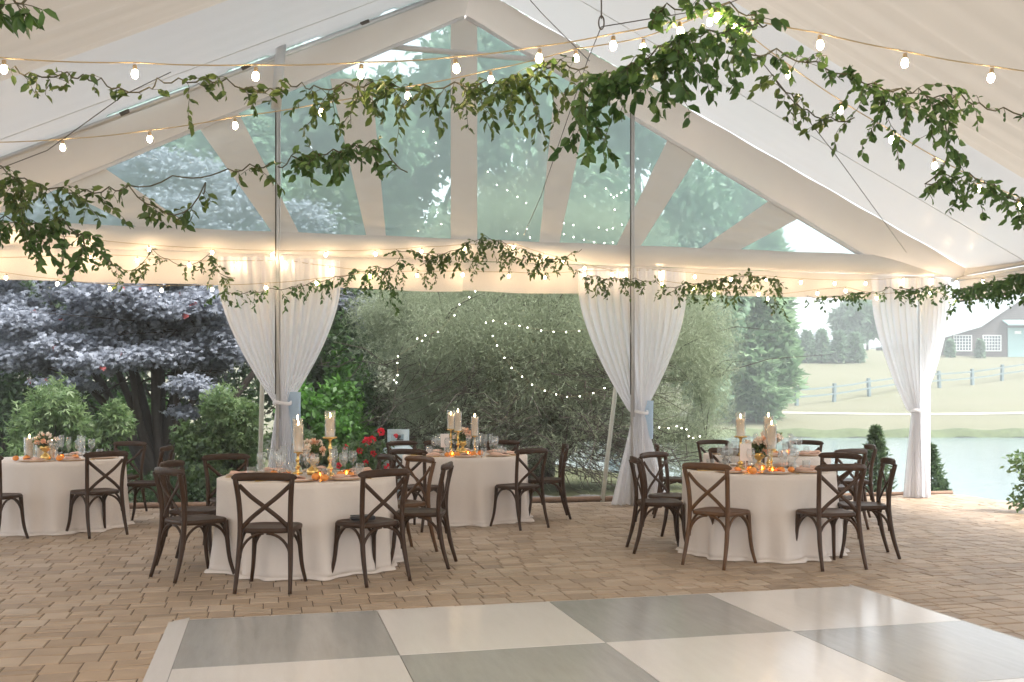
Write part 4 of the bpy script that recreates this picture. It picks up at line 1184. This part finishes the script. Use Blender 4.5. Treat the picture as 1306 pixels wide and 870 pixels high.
for px, py, D in [(60, 430, 16.2), (110, 400, 16.4), (150, 430, 16.2), (190, 380, 16.6), (215, 400, 16.6), (250, 420, 16.6), (270, 470, 16.6), (30, 330, 17.2), (120, 300, 17.2), (200, 280, 17.4), (280, 300, 17.6), (420, 390, 18.4)]:
    tp = W(px, py, D)
    st = b0 + Vector((rnd.uniform(-.15, .15), rnd.uniform(-.1, .1), -.1))
    m1 = st.lerp(tp, .35) + Vector((rnd.uniform(-.12, .12), 0, .15)); m2 = st.lerp(tp, .7) + Vector((rnd.uniform(-.12, .12), 0, .2))
    p = spline([st, m1, m2, tp], 5)
    mb.tube(p, [.095 * (1 - .85 * i / len(p)) for i in range(len(p))], 8)
    for _ in range(4):
        i = rnd.randrange(6, len(p)); q = p[i]
        mb.tube([q, q + Vector((rnd.uniform(-.5, .5), rnd.uniform(-.4, .3), .25)), q + Vector((rnd.uniform(-1, 1), rnd.uniform(-.6, .4), .35))], [.022, .014, .005], 5)
mb.build('trunk', M['bark'], o)
n = 95000
cl += [CL(rnd.uniform(-10, 290), rnd.uniform(300, 470), rnd.uniform(16.3, 17.4), rnd.uniform(25, 60), rnd.uniform(14, 34)) for _ in range(34)]
P, d, i = clump_points(cl, n, .5)
leaf_cloud('crown', P, rdir(n) + np.array([0, -.5, -.55]), rdir(n) * .45 + np.array([0, -.45, .9]), .078 * (.6 + .8 * rng.random(n)), .021, M['maple'], o, 5, 1.25)
n = 70
P, d, i = clump_points(cl[:14], n, .2)
leaf_cloud('new_leaves', P, rdir(n) + np.array([0, -.5, -.3]), rdir(n) * .45 + np.array([0, -.4, .9]), .10, .035, M['maple_red'], o, 5, 1.2)

# big weeping grey tree
base = Vector((.52, 18.0, -.09))
o = thing('weeping_tree', 'huge grey green weeping evergreen hung with fairy lights behind the middle table', 'tree', base)
mb = MB()
mb.tube(spline([base - Vector((0, 0, .1)), base + Vector((.05, 0, 1.2)), base + Vector((-.1, 0, 2.4)), base + Vector((.1, .1, 4.2)), base + Vector((0, .1, 6.5))], 5), [.26 - .0095 * i for i in range(21)], 9)
tips = [(500, 470, 16.6), (520, 560, 16.2), (560, 420, 16.0), (590, 500, 15.7), (620, 395, 16.4), (640, 540, 15.6), (700, 430, 16.0), (690, 390, 16.8), (760, 420, 16.4), (760, 560, 15.8), (800, 500, 16.0), (850, 470, 16.6), (890, 430, 17), (920, 480, 17.2), (900, 560, 17), (840, 590, 16.6), (540, 610, 16.4), (600, 610, 16.0), (720, 590, 15.8), (560, 330, 17.4), (660, 300, 17.4), (760, 320, 17.6), (850, 350, 17.4), (470, 520, 17), (620, 250, 18), (700, 230, 18)]
twig_pts = []
for t_ in tips:
    tp = W(*t_)
    st = base + Vector((0, 0, max(.7, min(4.5, tp.z * .6 + .5))))
    m1 = st.lerp(tp, .5) + Vector((rnd.uniform(-.2, .2), 0, rnd.uniform(-.1, .35)))
    p = spline([st, m1, tp], 7)
    mb.tube(p, [.10 * (1 - .88 * i / len(p)) + .005 for i in range(len(p))], 7)
    for q in p[3:]:
        for _ in range(7):
            e = q + Vector((rnd.gauss(0, .55), rnd.gauss(0, .45), rnd.gauss(.15, .4)))
            mid = q.lerp(e, .5) + Vector((0, 0, .12))
            mb.tube([q, mid, e], [.014, .009, .003], 4, cap=False)
            twig_pts += [q.lerp(mid, .6), mid, mid.lerp(e, .5), e]
mb.build('trunk', M['bark_grey'], o)
TPn = np.array([tuple(p) for p in twig_pts])
n = 330000
cl = [CL(*a) for a in [(520, 470, 16.6, 48, 75), (500, 420, 17, 40, 45), (570, 430, 15.9, 60, 65), (640, 420, 15.7, 70, 60), (720, 420, 15.9, 70, 60), (700, 360, 16.6, 120, 50), (800, 430, 16.2, 70, 65), (870, 440, 16.6, 55, 65), (900, 500, 17, 38, 70), (545, 520, 16.4, 45, 45), (880, 570, 17, 45, 45), (480, 400, 17, 40, 40), (670, 490, 16.2, 80, 50), (760, 500, 16.3, 60, 40), (530, 385, 16.6, 55, 40), (615, 370, 16.8, 70, 35), (900, 420, 17, 45, 60), (830, 520, 16.4, 50, 40), (540, 590, 16.6, 50, 28), (580, 330, 17.2, 80, 50), (650, 280, 17.6, 90, 50), (760, 300, 17.6, 90, 50), (860, 370, 17.2, 50, 40)]]
n1 = int(n * .62)
P1, d1, _ = clump_points(cl, n1, .55)
ix = rng.integers(0, len(TPn), n - n1)
P2 = TPn[ix] + rng.normal(size=(n - n1, 3)) * .11
P = np.concatenate([P1, P2])
Dr = rng.normal(size=(n, 3)) * np.array([.75, .75, .55]) + np.array([0, -.1, -.55])
leaf_cloud('crown', P, Dr, rdir(n) + np.array([0, -1, .3]), .11 * (.5 + rng.random(n)), .0075 * (.7 + .6 * rng.random(n)), M['weep'], o)
# fine bare twigs hanging in the lower half
mb = MB()
for _ in range(950):
    q = W(rnd.gauss(700, 100), rnd.uniform(450, 605), rnd.uniform(15.4, 17.2))
    sd_ = 1 if q.x > .5 else -1
    e = q + Vector((sd_ * rnd.uniform(-.2, .95), rnd.uniform(-.25, .2), rnd.uniform(-.5, .12)))
    if CX + F * max(e.x / e.y, q.x / q.y) > 880: continue
    mb.tube([q, q.lerp(e, .5) + Vector((rnd.uniform(-.1, .1), 0, -.08)), e], [.009, .007, .003], 4, cap=False)
mb.build('bare_twigs', M['bark_grey'], o)

# shrubs and small trees near the patio edge
def shrub(name, label, px, py0, py1, D, wpx, mat, n, Lw, lobes=1, droop=.2, stems=6, k=7, up=.4, cat='shrub', group=None):
    b = W(px, py1, D); b.z = tz(b.x, b.y)
    o = thing(name, label, cat, b, 0, group)
    top = W(px, py0, D).z
    hgt = max(.2, top - b.z)
    w = wpx * D / F
    cl = []
    for _ in range(k):
        f = rnd.uniform(.15, .85)
        cl.append((b.x + rnd.uniform(-.5, .5) * w * .75, b.y + rnd.uniform(-.3, .3) * w, b.z + hgt * f, w * rnd.uniform(.16, .28), w * rnd.uniform(.14, .24), hgt * rnd.uniform(.12, .2)))
    mb = MB()
    limbs(mb, b, [c[:3] for c in cl], .018 if hgt < 2 else .05, jit=.06)
    mb.build('stem', M['bark'], o)
    P, d, i = clump_points(cl, n, .5)
    s = .7 + .6 * rng.random(n)
    leaf_cloud('foliage', P, rdir(n) + d * .5 + np.array([0, 0, -droop]), rdir(n) * .7 + np.array([0, -.3, up]), Lw[0] * s, Lw[1] * s, M[mat], o, lobes)
    return o
shrub('bamboo_shrub', 'light green bamboo leaved shrub behind the left edge table', 62, 478, 625, 15.0, 95, 'green_pale', 5200, (.13, .022), 3, .4, k=12)
shrub('leafy_shrub', 'light green shrub under the purple maple crown', 125, 500, 630, 15.2, 70, 'green_pale', 3000, (.12, .03), 3, .3, k=8)
shrub('leafy_shrub', 'dark leafy shrub at the far left under the maple', 0, 470, 630, 16.5, 110, 'green_dark', 4500, (.10, .05), 1, .3, k=10)
shrub('leafy_shrub', 'bright green shrub glimpsed between the maple stems', 195, 500, 630, 19.5, 110, 'green_vivid', 4000, (.12, .06), 1, .3, k=9)
shrub('leafy_shrub', 'grey green shrub low beside the maple stems', 255, 540, 635, 14.9, 90, 'green_mid', 4200, (.09, .035), 3, .2, k=10)
shrub('leafy_shrub', 'feathery light green shrub left of the first curtain', 305, 495, 635, 15.1, 80, 'green_pale', 5200, (.11, .026), 3, .4, k=11)
shrub('leafy_shrub', 'low dark shrub at the patio edge by the free standing chair', 215, 585, 640, 14.6, 130, 'green_dark', 3600, (.07, .035), 1, .2, k=10)
shrub('leafy_shrub', 'vivid green shrub right of the first curtain', 415, 470, 635, 16.0, 110, 'green_vivid', 7500, (.11, .06), 1, .3, k=12)
shrub('leafy_shrub', 'mid green shrub behind the nearest table candles', 395, 540, 635, 14.8, 90, 'green_mid', 4600, (.09, .04), 1, .3, k=10)
shrub('leafy_shrub', 'dark green shrub behind the gas tank', 470, 470, 630, 17.0, 80, 'green_dark', 5200, (.10, .05), 1, .3, k=10)
shrub('leafy_shrub', 'pale shrub behind the middle table candles', 540, 565, 625, 16.6, 70, 'green_pale', 2600, (.09, .03), 3, .3, k=7)
tree('dark_tree', 'dark green tree behind the first curtain', 'tree', (-3.2, 19.2, -.09), [CL(*a) for a in [(400, 440, 18.2, 60, 50), (450, 470, 18, 45, 45), (380, 500, 18, 50, 40), (440, 540, 17.6, 45, 30), (470, 420, 18.6, 45, 45), (340, 430, 19, 50, 50), (420, 360, 19, 70, 60), (420, 280, 19.5, 60, 60)]], 15000, (.13, .08), M['green_dark'], M['bark'], .12, 1.4)
shrub('leafy_shrub', 'tall vivid green shrub between the first curtain and the grey tree', 462, 430, 630, 17.4, 90, 'green_vivid', 7000, (.11, .06), 1, .3, k=11)
tree('dark_tree', 'dark green tree behind the purple maple at far left', 'tree', (-9.4, 20.5, -.09), [CL(*a) for a in [(20, 500, 20, 80, 60), (100, 520, 20, 80, 50), (-60, 480, 20, 80, 70), (20, 410, 20.5, 90, 60), (120, 400, 20.5, 90, 60), (220, 430, 20.5, 80, 60), (-40, 350, 21, 100, 60), (250, 360, 21, 80, 60), (180, 520, 20.5, 70, 40), (280, 500, 20.5, 60, 60)]], 20000, (.16, .10), M['green_dark'], M['bark'], .16, 1.6)
# roses
b = W(470, 640, 13.95); b.z = tz(b.x, b.y)
o = thing('rose_bush', 'red rose bush between the nearest table and the gas tank', 'flowers', b)
n = 1500
P = np.array(b) + np.stack([rng.normal(0, .17, n), rng.normal(0, .14, n), rng.random(n) * .95], 1)
leaf_cloud('foliage', P, rdir(n), rdir(n) + np.array([0, 0, .5]), .06, .036, M['green_mid'], o, full=True)
mb = MB(); limbs(mb, b, [tuple(W(px, py, 13.8)) for px, py in [(486, 551), (470, 562), (460, 575), (478, 580), (441, 570)]], .008, jit=.04); mb.build('stem', M['bark'], o)
for px, py, r_ in [(486, 551, .05), (468, 563, .06), (475, 561, .05), (459, 575, .045), (476, 579, .045), (441, 570, .035), (466, 590, .04), (432, 594, .04), (495, 597, .06), (505, 556, .03)]:
    c = np.array(W(px, py, 13.75)); k = 26
    d = rdir(k)
    leaf_cloud('bloom', c + d * r_ * .35, d + np.array([0, 0, .4]), rdir(k) + d, r_ * .9, r_ * .9, M['red'], o, full=True)
# gas tank
p = W(508, 640, 14.2); p.z = -.045
o = thing('gas_tank', 'pale blue grey propane gas tank behind the middle table', 'gas tank', p)
MB().lathe([(0, .03), (.17, .03), (.25, .05), (.275, .12), (.28, .2), (.28, .66), (.255, .74), (.17, .81), (.06, .835), (0, .84)], 28).build('tank_body', M['tank'], o, True)
mb = MB()
for k in range(40):
    a0, a1 = 2 * PI * k / 40, 2 * PI * (k + 1) / 40
    am = (a0 + a1) / 2
    gap = abs((am - 1.5 * PI + PI) % (2 * PI) - PI) < .55
    z1s = [(.80, .90), (.985, 1.05)] if gap else [(.80, 1.05)]
    for z0, z1 in z1s:
        q = [(.155 * math.cos(a), .155 * math.sin(a), z) for a, z in ((a0, z0), (a1, z0), (a1, z1), (a0, z1))]
        mb.add(q + [(x * .95, y * .95, z) for x, y, z in q], [(0, 1, 2, 3), (7, 6, 5, 4), (0, 4, 5, 1), (1, 5, 6, 2), (2, 6, 7, 3), (3, 7, 4, 0)])
mb.build('collar', M['tank'], o, True)
MB().lathe([(0, .83), (.03, .83), (.03, .90), (.015, .92), (.04, .94), (.04, .965), (0, .97)], 12).tube([(0, 0, .90), (.07, -.05, .90)], .012, 6).build('valve', M['darkmetal'], o, True)
MB().lathe([(.185, 0), (.19, 0), (.19, .05), (.185, .05)], 24).build('foot_ring', M['tank'], o, True)

# small conifers by the water, right shrub
def conifer(name, label, px, py0, py1, D, wpx, mat, n, Lw, group=None, z=None, power=.5, lobes=1, cone=1.0, tr=True):
    b = W(px, py1, D)
    b.z = tz(b.x, b.y) if z is None else z
    hgt = W(px, py0, D).z - b.z
    o = thing(name, label, 'tree', b, 0, group)
    if tr: MB().tube([b - Vector((0, 0, .2)), b + Vector((0, 0, hgt * .9))], [hgt * .022 + .01, .006], 7).build('trunk', M['bark'], o)
    h = rng.random(n) ** .8
    a = rng.random(n) * 2 * PI
    w = wpx * D / F / 2
    prof = np.minimum(1, (1 - h) ** (.75 * cone) * 1.15) * np.clip(.55 + h * 4, 0, 1)
    lump = 1 + .16 * np.sin(a * 5 + h * 17) + .12 * np.sin(a * 9 - h * 31)
    rad = w * prof * lump * (rng.random(n) ** power)
    P = np.stack([b.x + rad * np.cos(a), b.y + rad * np.sin(a), b.z + h * hgt * .97], 1)
    out = np.stack([np.cos(a), np.sin(a), np.zeros(n)], 1)
    s = .7 + .6 * rng.random(n)
    leaf_cloud('crown', P, out * .8 + rng.normal(size=(n, 3)) * .45 + np.array([0, 0, .25 if cone > .5 else -.2]), rdir(n) * .6 + np.array([0, 0, .7]), Lw[0] * s, Lw[1] * s, M[mat], o, lobes)
    return o
conifer('young_cypress', 'slim young cypress before the pond, right of the right front table', 1117, 543, 650, 15.6, 40, 'arbor', 2600, (.09, .03), z=-.12)
conifer('young_cypress', 'young cypress half hidden by the corner curtain', 1187, 566, 650, 15.9, 34, 'arbor', 2000, (.09, .03), z=-.25)
conifer('young_cypress', 'tiny cypress at the right of the corner curtain', 1203, 612, 645, 15.9, 14, 'arbor', 500, (.07, .03), z=-.12)
b = W(1312, 660, 12.6)
b.z = tz(b.x, b.y)
o = thing('leafy_shrub', 'light green shrub at the right edge above the pond bank', 'shrub', b)
cl = [CL(*a) for a in [(1310, 592, 12.6, 22, 16), (1318, 620, 12.6, 20, 18), (1300, 640, 12.6, 12, 10), (1335, 600, 12.6, 25, 25)]]
mb = MB(); limbs(mb, b, [c[:3] for c in cl], .014, jit=.04); mb.build('stem', M['bark'], o)
P, d, i = clump_points(cl, 900, .5)
leaf_cloud('foliage', P, rdir(900) + d, rdir(900) + np.array([0, 0, .7]), .07, .04, M['green_pale'], o, full=True)
# spruce on the far bank
conifer('blue_spruce', 'large blue green spruce on the far bank left of the field', 952, 205, 530, 56, 108, 'spruce', 15000, (.75, .22), None, None, .35, 3, .62)
# background trees seen through the gable
def bg(label, px, py0, py1, D, wpx, mat, n, Lw, group='tall trees behind the tent', k=16, name='tall_tree', zb=None):
    b = W(px, py1, D); b.z = tz(b.x, b.y) if zb is None else zb
    top = W(px, py0, D).z; hg = top - b.z; w = wpx * D / F
    cl = []
    for _ in range(k):
        f = rnd.uniform(.25, .93)
        e = math.sin(PI * min(1, max(.08, (f - .1) / .98))) ** .7
        cl.append((b.x + rnd.uniform(-.42, .42) * w * e, b.y + rnd.uniform(-.3, .3) * w * e, b.z + hg * f, w * rnd.uniform(.13, .22), w * rnd.uniform(.13, .2), hg * rnd.uniform(.06, .10)))
    tree(name, label, 'tree', b, cl, n, Lw, M[mat], M['bark'], .02 * hg, hg * .3, group=group, jit=.3)
bg('tall pale green tree seen through the left gable panes', 395, 35, 600, 30, 260, 'far_green', 17000, (.40, .22), k=22)
bg('tall tree seen through the gable left of the ridge strap', 520, 62, 600, 34, 210, 'far_green', 14000, (.42, .22), k=22)
bg('tall tree seen through the gable right of the ridge strap', 655, -45, 600, 33, 260, 'far_green', 19000, (.42, .22), k=26)
bg('tall dark tree seen through the right gable panes', 790, 70, 590, 36, 230, 'far_green', 15000, (.42, .22))
bg('tall tree beside the white sky in the right gable pane', 890, 185, 580, 44, 130, 'far_green', 9000, (.45, .24))
bg('tall dark tree beyond the left gable corner', 150, 85, 600, 32, 320, 'far_green', 17000, (.42, .24), k=24)
bg('tall pale tree filling the second gable pane from left', 270, 70, 600, 36, 230, 'far_green', 14000, (.45, .24), k=20)
bg('tall dark tree beyond the left edge of the tent', -60, 200, 600, 30, 260, 'green_dark', 11000, (.42, .24))
bg('pale tree low behind the weeping one', 600, 300, 610, 27, 180, 'green_mid', 9000, (.30, .16))
# far side: row of small conifers, tall tree, barn, fence, houses
for i, (px, py0) in enumerate([(1012, 426), (1029, 423), (1048, 422), (1070, 424), (1091, 426)]):
    conifer('small_conifer', 'small clipped conifer on the field edge, %s of the row from left' % ORD[i], px, py0, 454, 88, 20, 'far_green', 1500, (.45, .18), 'row of conifers on the field edge', None, .4)
bg('tall bushy tree behind the right end of the conifer row', 1106, 378, 452, 100, 44, 'far_green', 6000, (.9, .5), 'trees beyond the field', 12)
bg('tall thin pine behind the conifer row', 1080, 372, 452, 104, 26, 'far_green', 1500, (.9, .3), 'trees beyond the field', 9)
def house(label, px0, px1, pyr, pye, pyb, D):
    a, b = W(px0, pyb, D), W(px1, pyb, D)
    zr, ze = W(0, pyr, D).z, W(0, pye, D).z
    z0 = tz((a.x + b.x) / 2, D) - .3
    o = thing('house', label, 'house', Vector(((a.x + b.x) / 2, D, z0)), 0, 'houses beyond the field')
    w = b.x - a.x
    MB().box(((a.x + b.x) / 2, D + 4, (z0 + ze) / 2), (w * .94, 7.4, ze - z0)).build('wall', M['white_paint'], o)
    x0, x1, y0, y1 = a.x, b.x, D, D + 8
    mb = MB().add([(x0, y0, ze), (x1, y0, ze), (x1, y1, ze), (x0, y1, ze), (x0 + w * .32, D + 4, zr), (x1 - w * .32, D + 4, zr)], [(0, 1, 5, 4), (1, 2, 5), (2, 3, 4, 5), (3, 0, 4), (3, 2, 1, 0)])
    mb.build('roof', M['roof_far'], o)
    for f in (.25, .5, .75):
        MB().box((x0 + w * f, D + .27, (z0 + ze) / 2 + .3), (1.2, .08, 1.3)).build('window', M['shade'], o)
house('pale grey roofed house behind the left conifers', 992, 1036, 417, 438, 456, 128)
house('pale grey roofed house behind the right conifers', 1038, 1092, 418, 438, 456, 134)
# barn
BD = 92
bz = tz(45, BD) - .2
def bw(px, py): return W(px, py, BD)
bo = thing('barn', 'grey plank barn with white grid windows and teal door across the field', 'barn', Vector((bw(1330, 448).x, BD, bz)))
def siding():
    m, nt, N, L, p, out = nmat('plank_siding')
    tc = N.new('ShaderNodeTexCoord'); wv = N.new('ShaderNodeTexWave'); wv.bands_direction = 'Z'; wv.inputs['Scale'].default_value = 1.6; wv.inputs['Distortion'].default_value = .5
    L.new(tc.outputs['Object'], wv.inputs['Vector'])
    nz = N.new('ShaderNodeTexNoise'); nz.inputs['Scale'].default_value = 3; L.new(tc.outputs['Object'], nz.inputs['Vector'])
    ad = N.new('ShaderNodeMath'); ad.operation = 'MULTIPLY'; L.new(wv.outputs['Fac'], ad.inputs[0]); L.new(nz.outputs[0], ad.inputs[1])
    mx = N.new('ShaderNodeMix'); mx.data_type = 'RGBA'; mx.inputs['A'].default_value = C4((.10, .085, .082)); mx.inputs['B'].default_value = C4((.20, .17, .165))
    L.new(ad.outputs[0], mx.inputs['Factor']); L.new(mx.outputs['Result'], p.inputs['Base Color']); setp(p, Roughness=.9)
    return m
xl, xr, xc = bw(1198, 0).x, bw(1500, 0).x, bw(1345, 0).x
ze1, zmid, zr = bw(0, 433).z, bw(0, 418).z, bw(0, 352).z
xm = bw(1248, 0).x
xm2 = 2 * xc - xm
prof = [(xl, bz - .3), (xr, bz - .3), (xr, ze1), (xm2, zmid), (xc, zr), (xm, zmid), (xl, ze1)]
MB().slab([(x, BD, z) for x, z in prof], (0, 1, 0), 16).build('wall', siding(), bo)
def roofpl(x0, z0, x1, z1):
    n = Vector((-(z1 - z0), 0, x1 - x0)).normalized()
    if n.z < 0: n = -n
    return MB().slab([(x0, BD - .5, z0 + .03), (x1, BD - .5, z1 + .03), (x1, BD + 16.4, z1 + .03), (x0, BD + 16.4, z0 + .03)], n, .14)
roofpl(xl - .5, ze1 - .12, xm, zmid).build('roof', M['roof_metal'], bo); roofpl(xm, zmid, xc, zr).build('roof', M['roof_metal'], bo)
roofpl(xc, zr, xm2, zmid).build('roof', M['roof_metal'], bo); roofpl(xm2, zmid, xr + .5, ze1 - .12).build('roof', M['roof_metal'], bo)
for px in (1216, 1253.5):
    a, b = bw(px, 447.5), bw(px + 22.5, 428)
    c = (a + b) / 2; w, h = b.x - a.x, b.z - a.z
    f = MB()
    f.box((a.x, BD - .06, c.z), (.09, .1, h + .09)).box((b.x, BD - .06, c.z), (.09, .1, h + .09)).box((c.x, BD - .065, a.z), (w, .1, .09)).box((c.x, BD - .065, b.z), (w, .1, .09))
    for k in range(1, 6): f.box((a.x + w * k / 6, BD - .05, c.z), (.05, .06, h))
    for k in range(1, 5): f.box((c.x, BD - .055, a.z + h * k / 5), (w, .06, .05))
    wf = f.build('window', M['white_paint'], bo)
    MB().box((c.x, BD - .02, c.z), (w, .03, h)).build('pane', M['shade'], wf)
a, b = bw(1285, 448), bw(1345, 418)
dr = MB().box(((a.x + b.x) / 2, BD - .05, (bz + b.z) / 2), (b.x - a.x, .1, b.z - bz)).build('barn_door', M['teal'], bo)
for k in range(4): MB().box((a.x + .9 + k * 1.05, BD - .11, b.z - .45), (.6, .03, .28)).build('door_window', M['white_paint'], dr)
MB().slab([(a.x - .5, BD - 1.1, b.z + .15), (b.x + .5, BD - 1.1, b.z + .15), (b.x + .5, BD - .02, b.z + .6), (a.x - .5, BD - .02, b.z + .6)], (0, 0, 1), .12).build('awning', M['teal'], bo)
for px, lb in ((1210, 'left'), (1248, 'right')):
    conifer('clipped_bush', 'small clipped bush below the %s barn window' % ('first' if lb == 'left' else 'second'), px + 2, 434, 449, BD - 1.5, 9, 'far_green', 500, (.35, .2), 'bushes by the barn', None, .4)
# field fence
fp = []
posts = [972, 1016, 1064, 1108, 1153, 1197.6, 1240, 1278, 1316, 1354]
for px in posts:
    D = 64 + (px - 1016) / 262 * 13
    X = (px - CX) / F * D
    fp.append(Vector((X, D, tz(X, D))))
fo = thing('field_fence', 'pale post and rail fence running up the field beyond the pond', 'fence', fp[0])
for i, p in enumerate(fp):
    MB().box(p + Vector((0, 0, .6)), (.20, .20, 1.3), .01, Matrix.Rotation(R(20), 3, 'Z') @ Matrix.Rotation(rnd.uniform(-.05, .05), 3, 'Y')).build('post', M['fence'], fo)
    if i:
        for z in (.55, 1.02):
            MB().tube([fp[i - 1] + Vector((0, -.12, z)), (fp[i - 1] + p) / 2 + Vector((0, -.12, z - rnd.uniform(0, .06))), p + Vector((0, -.12, z))], .055, 4, (1.3, .5)).build('rail', M['fence'], fo)
# distant wooded ridge
def hill(u, v):
    x = -260 + 620 * u
    zz = 10 + 9 * (1 - v) * (1 + .35 * math.sin(x * .021) + .2 * math.sin(x * .083 + 1) + .05 * math.sin(x * .6))
    return (x, 330 + 60 * (1 - v), zz - 8 * v)
tag(MB().surf(hill, 160, 6).build('hills', basic('wooded_hill', (.07, .10, .07), .95, 0, .4, .05, .8, .3)), kind='structure')

hz = MB().box((60, 190, 13), (520, 520, 31)).build('haze', M['wax'])
m, nt, N, L, p, out = nmat('thin_haze')
N.remove(p)
pv = N.new('ShaderNodeVolumePrincipled'); pv.inputs['Color'].default_value = (.88, .95, .96, 1); pv.inputs['Density'].default_value = .004
L.new(pv.outputs[0], out.inputs['Volume'])
hz.data.materials[0] = m
tag(hz, 'pale thin haze over the field and trees', kind='stuff')
# ================================================================== LIGHT, CAMERA
w = bpy.data.worlds.new('World'); SC.world = w
w.use_nodes = True
N, L = w.node_tree.nodes, w.node_tree.links
sky = N.new('ShaderNodeTexSky'); sky.sky_type = 'NISHITA'; sky.sun_disc = False
EL, AZ = R(52), R(115)
sky.sun_elevation = EL; sky.sun_rotation = AZ; sky.air_density = 1.0; sky.dust_density = 3.0; sky.ozone_density = 1.0
hs = N.new('ShaderNodeHueSaturation'); hs.inputs['Saturation'].default_value = .22
L.new(sky.outputs[0], hs.inputs['Color']); L.new(hs.outputs[0], N['Background'].inputs[0])
N['Background'].inputs[1].default_value = .14
sd = bpy.data.lights.new('sun', 'SUN'); sd.energy = 1.4; sd.angle = R(14); sd.color = (1, .96, .90)
so = bpy.data.objects.new('sun', sd); COL.objects.link(so)
dv = Vector((math.sin(AZ) * math.cos(EL), math.cos(AZ) * math.cos(EL), math.sin(EL)))
so.rotation_euler = dv.to_track_quat('Z', 'Y').to_euler()
cam = bpy.data.cameras.new('camera'); co = bpy.data.objects.new('camera', cam); COL.objects.link(co)
co.location = (0, 0, H); co.rotation_euler = (R(90), 0, 0)
cam.sensor_width = 36; cam.lens = F / 1306 * 36
cam.shift_x = 0; cam.shift_y = (HY - 435) / 1306
cam.clip_start = .05; cam.clip_end = 2000
SC.camera = co
v = SC.view_settings
v.view_transform = 'Standard'; v.look = 'None'; v.exposure = 2.12; v.gamma = 1; v.use_curve_mapping = False
SC.render.engine = 'CYCLES'
c = SC.cycles
c.use_denoising = True; c.denoiser = 'OPENIMAGEDENOISE'
c.max_bounces = 10; c.diffuse_bounces = 4; c.glossy_bounces = 3; c.transmission_bounces = 6; c.transparent_max_bounces = 24
c.sample_clamp_indirect = 6; c.caustics_reflective = False; c.caustics_refractive = False
c.use_light_tree = True
c.use_adaptive_sampling = True; c.adaptive_threshold = .025
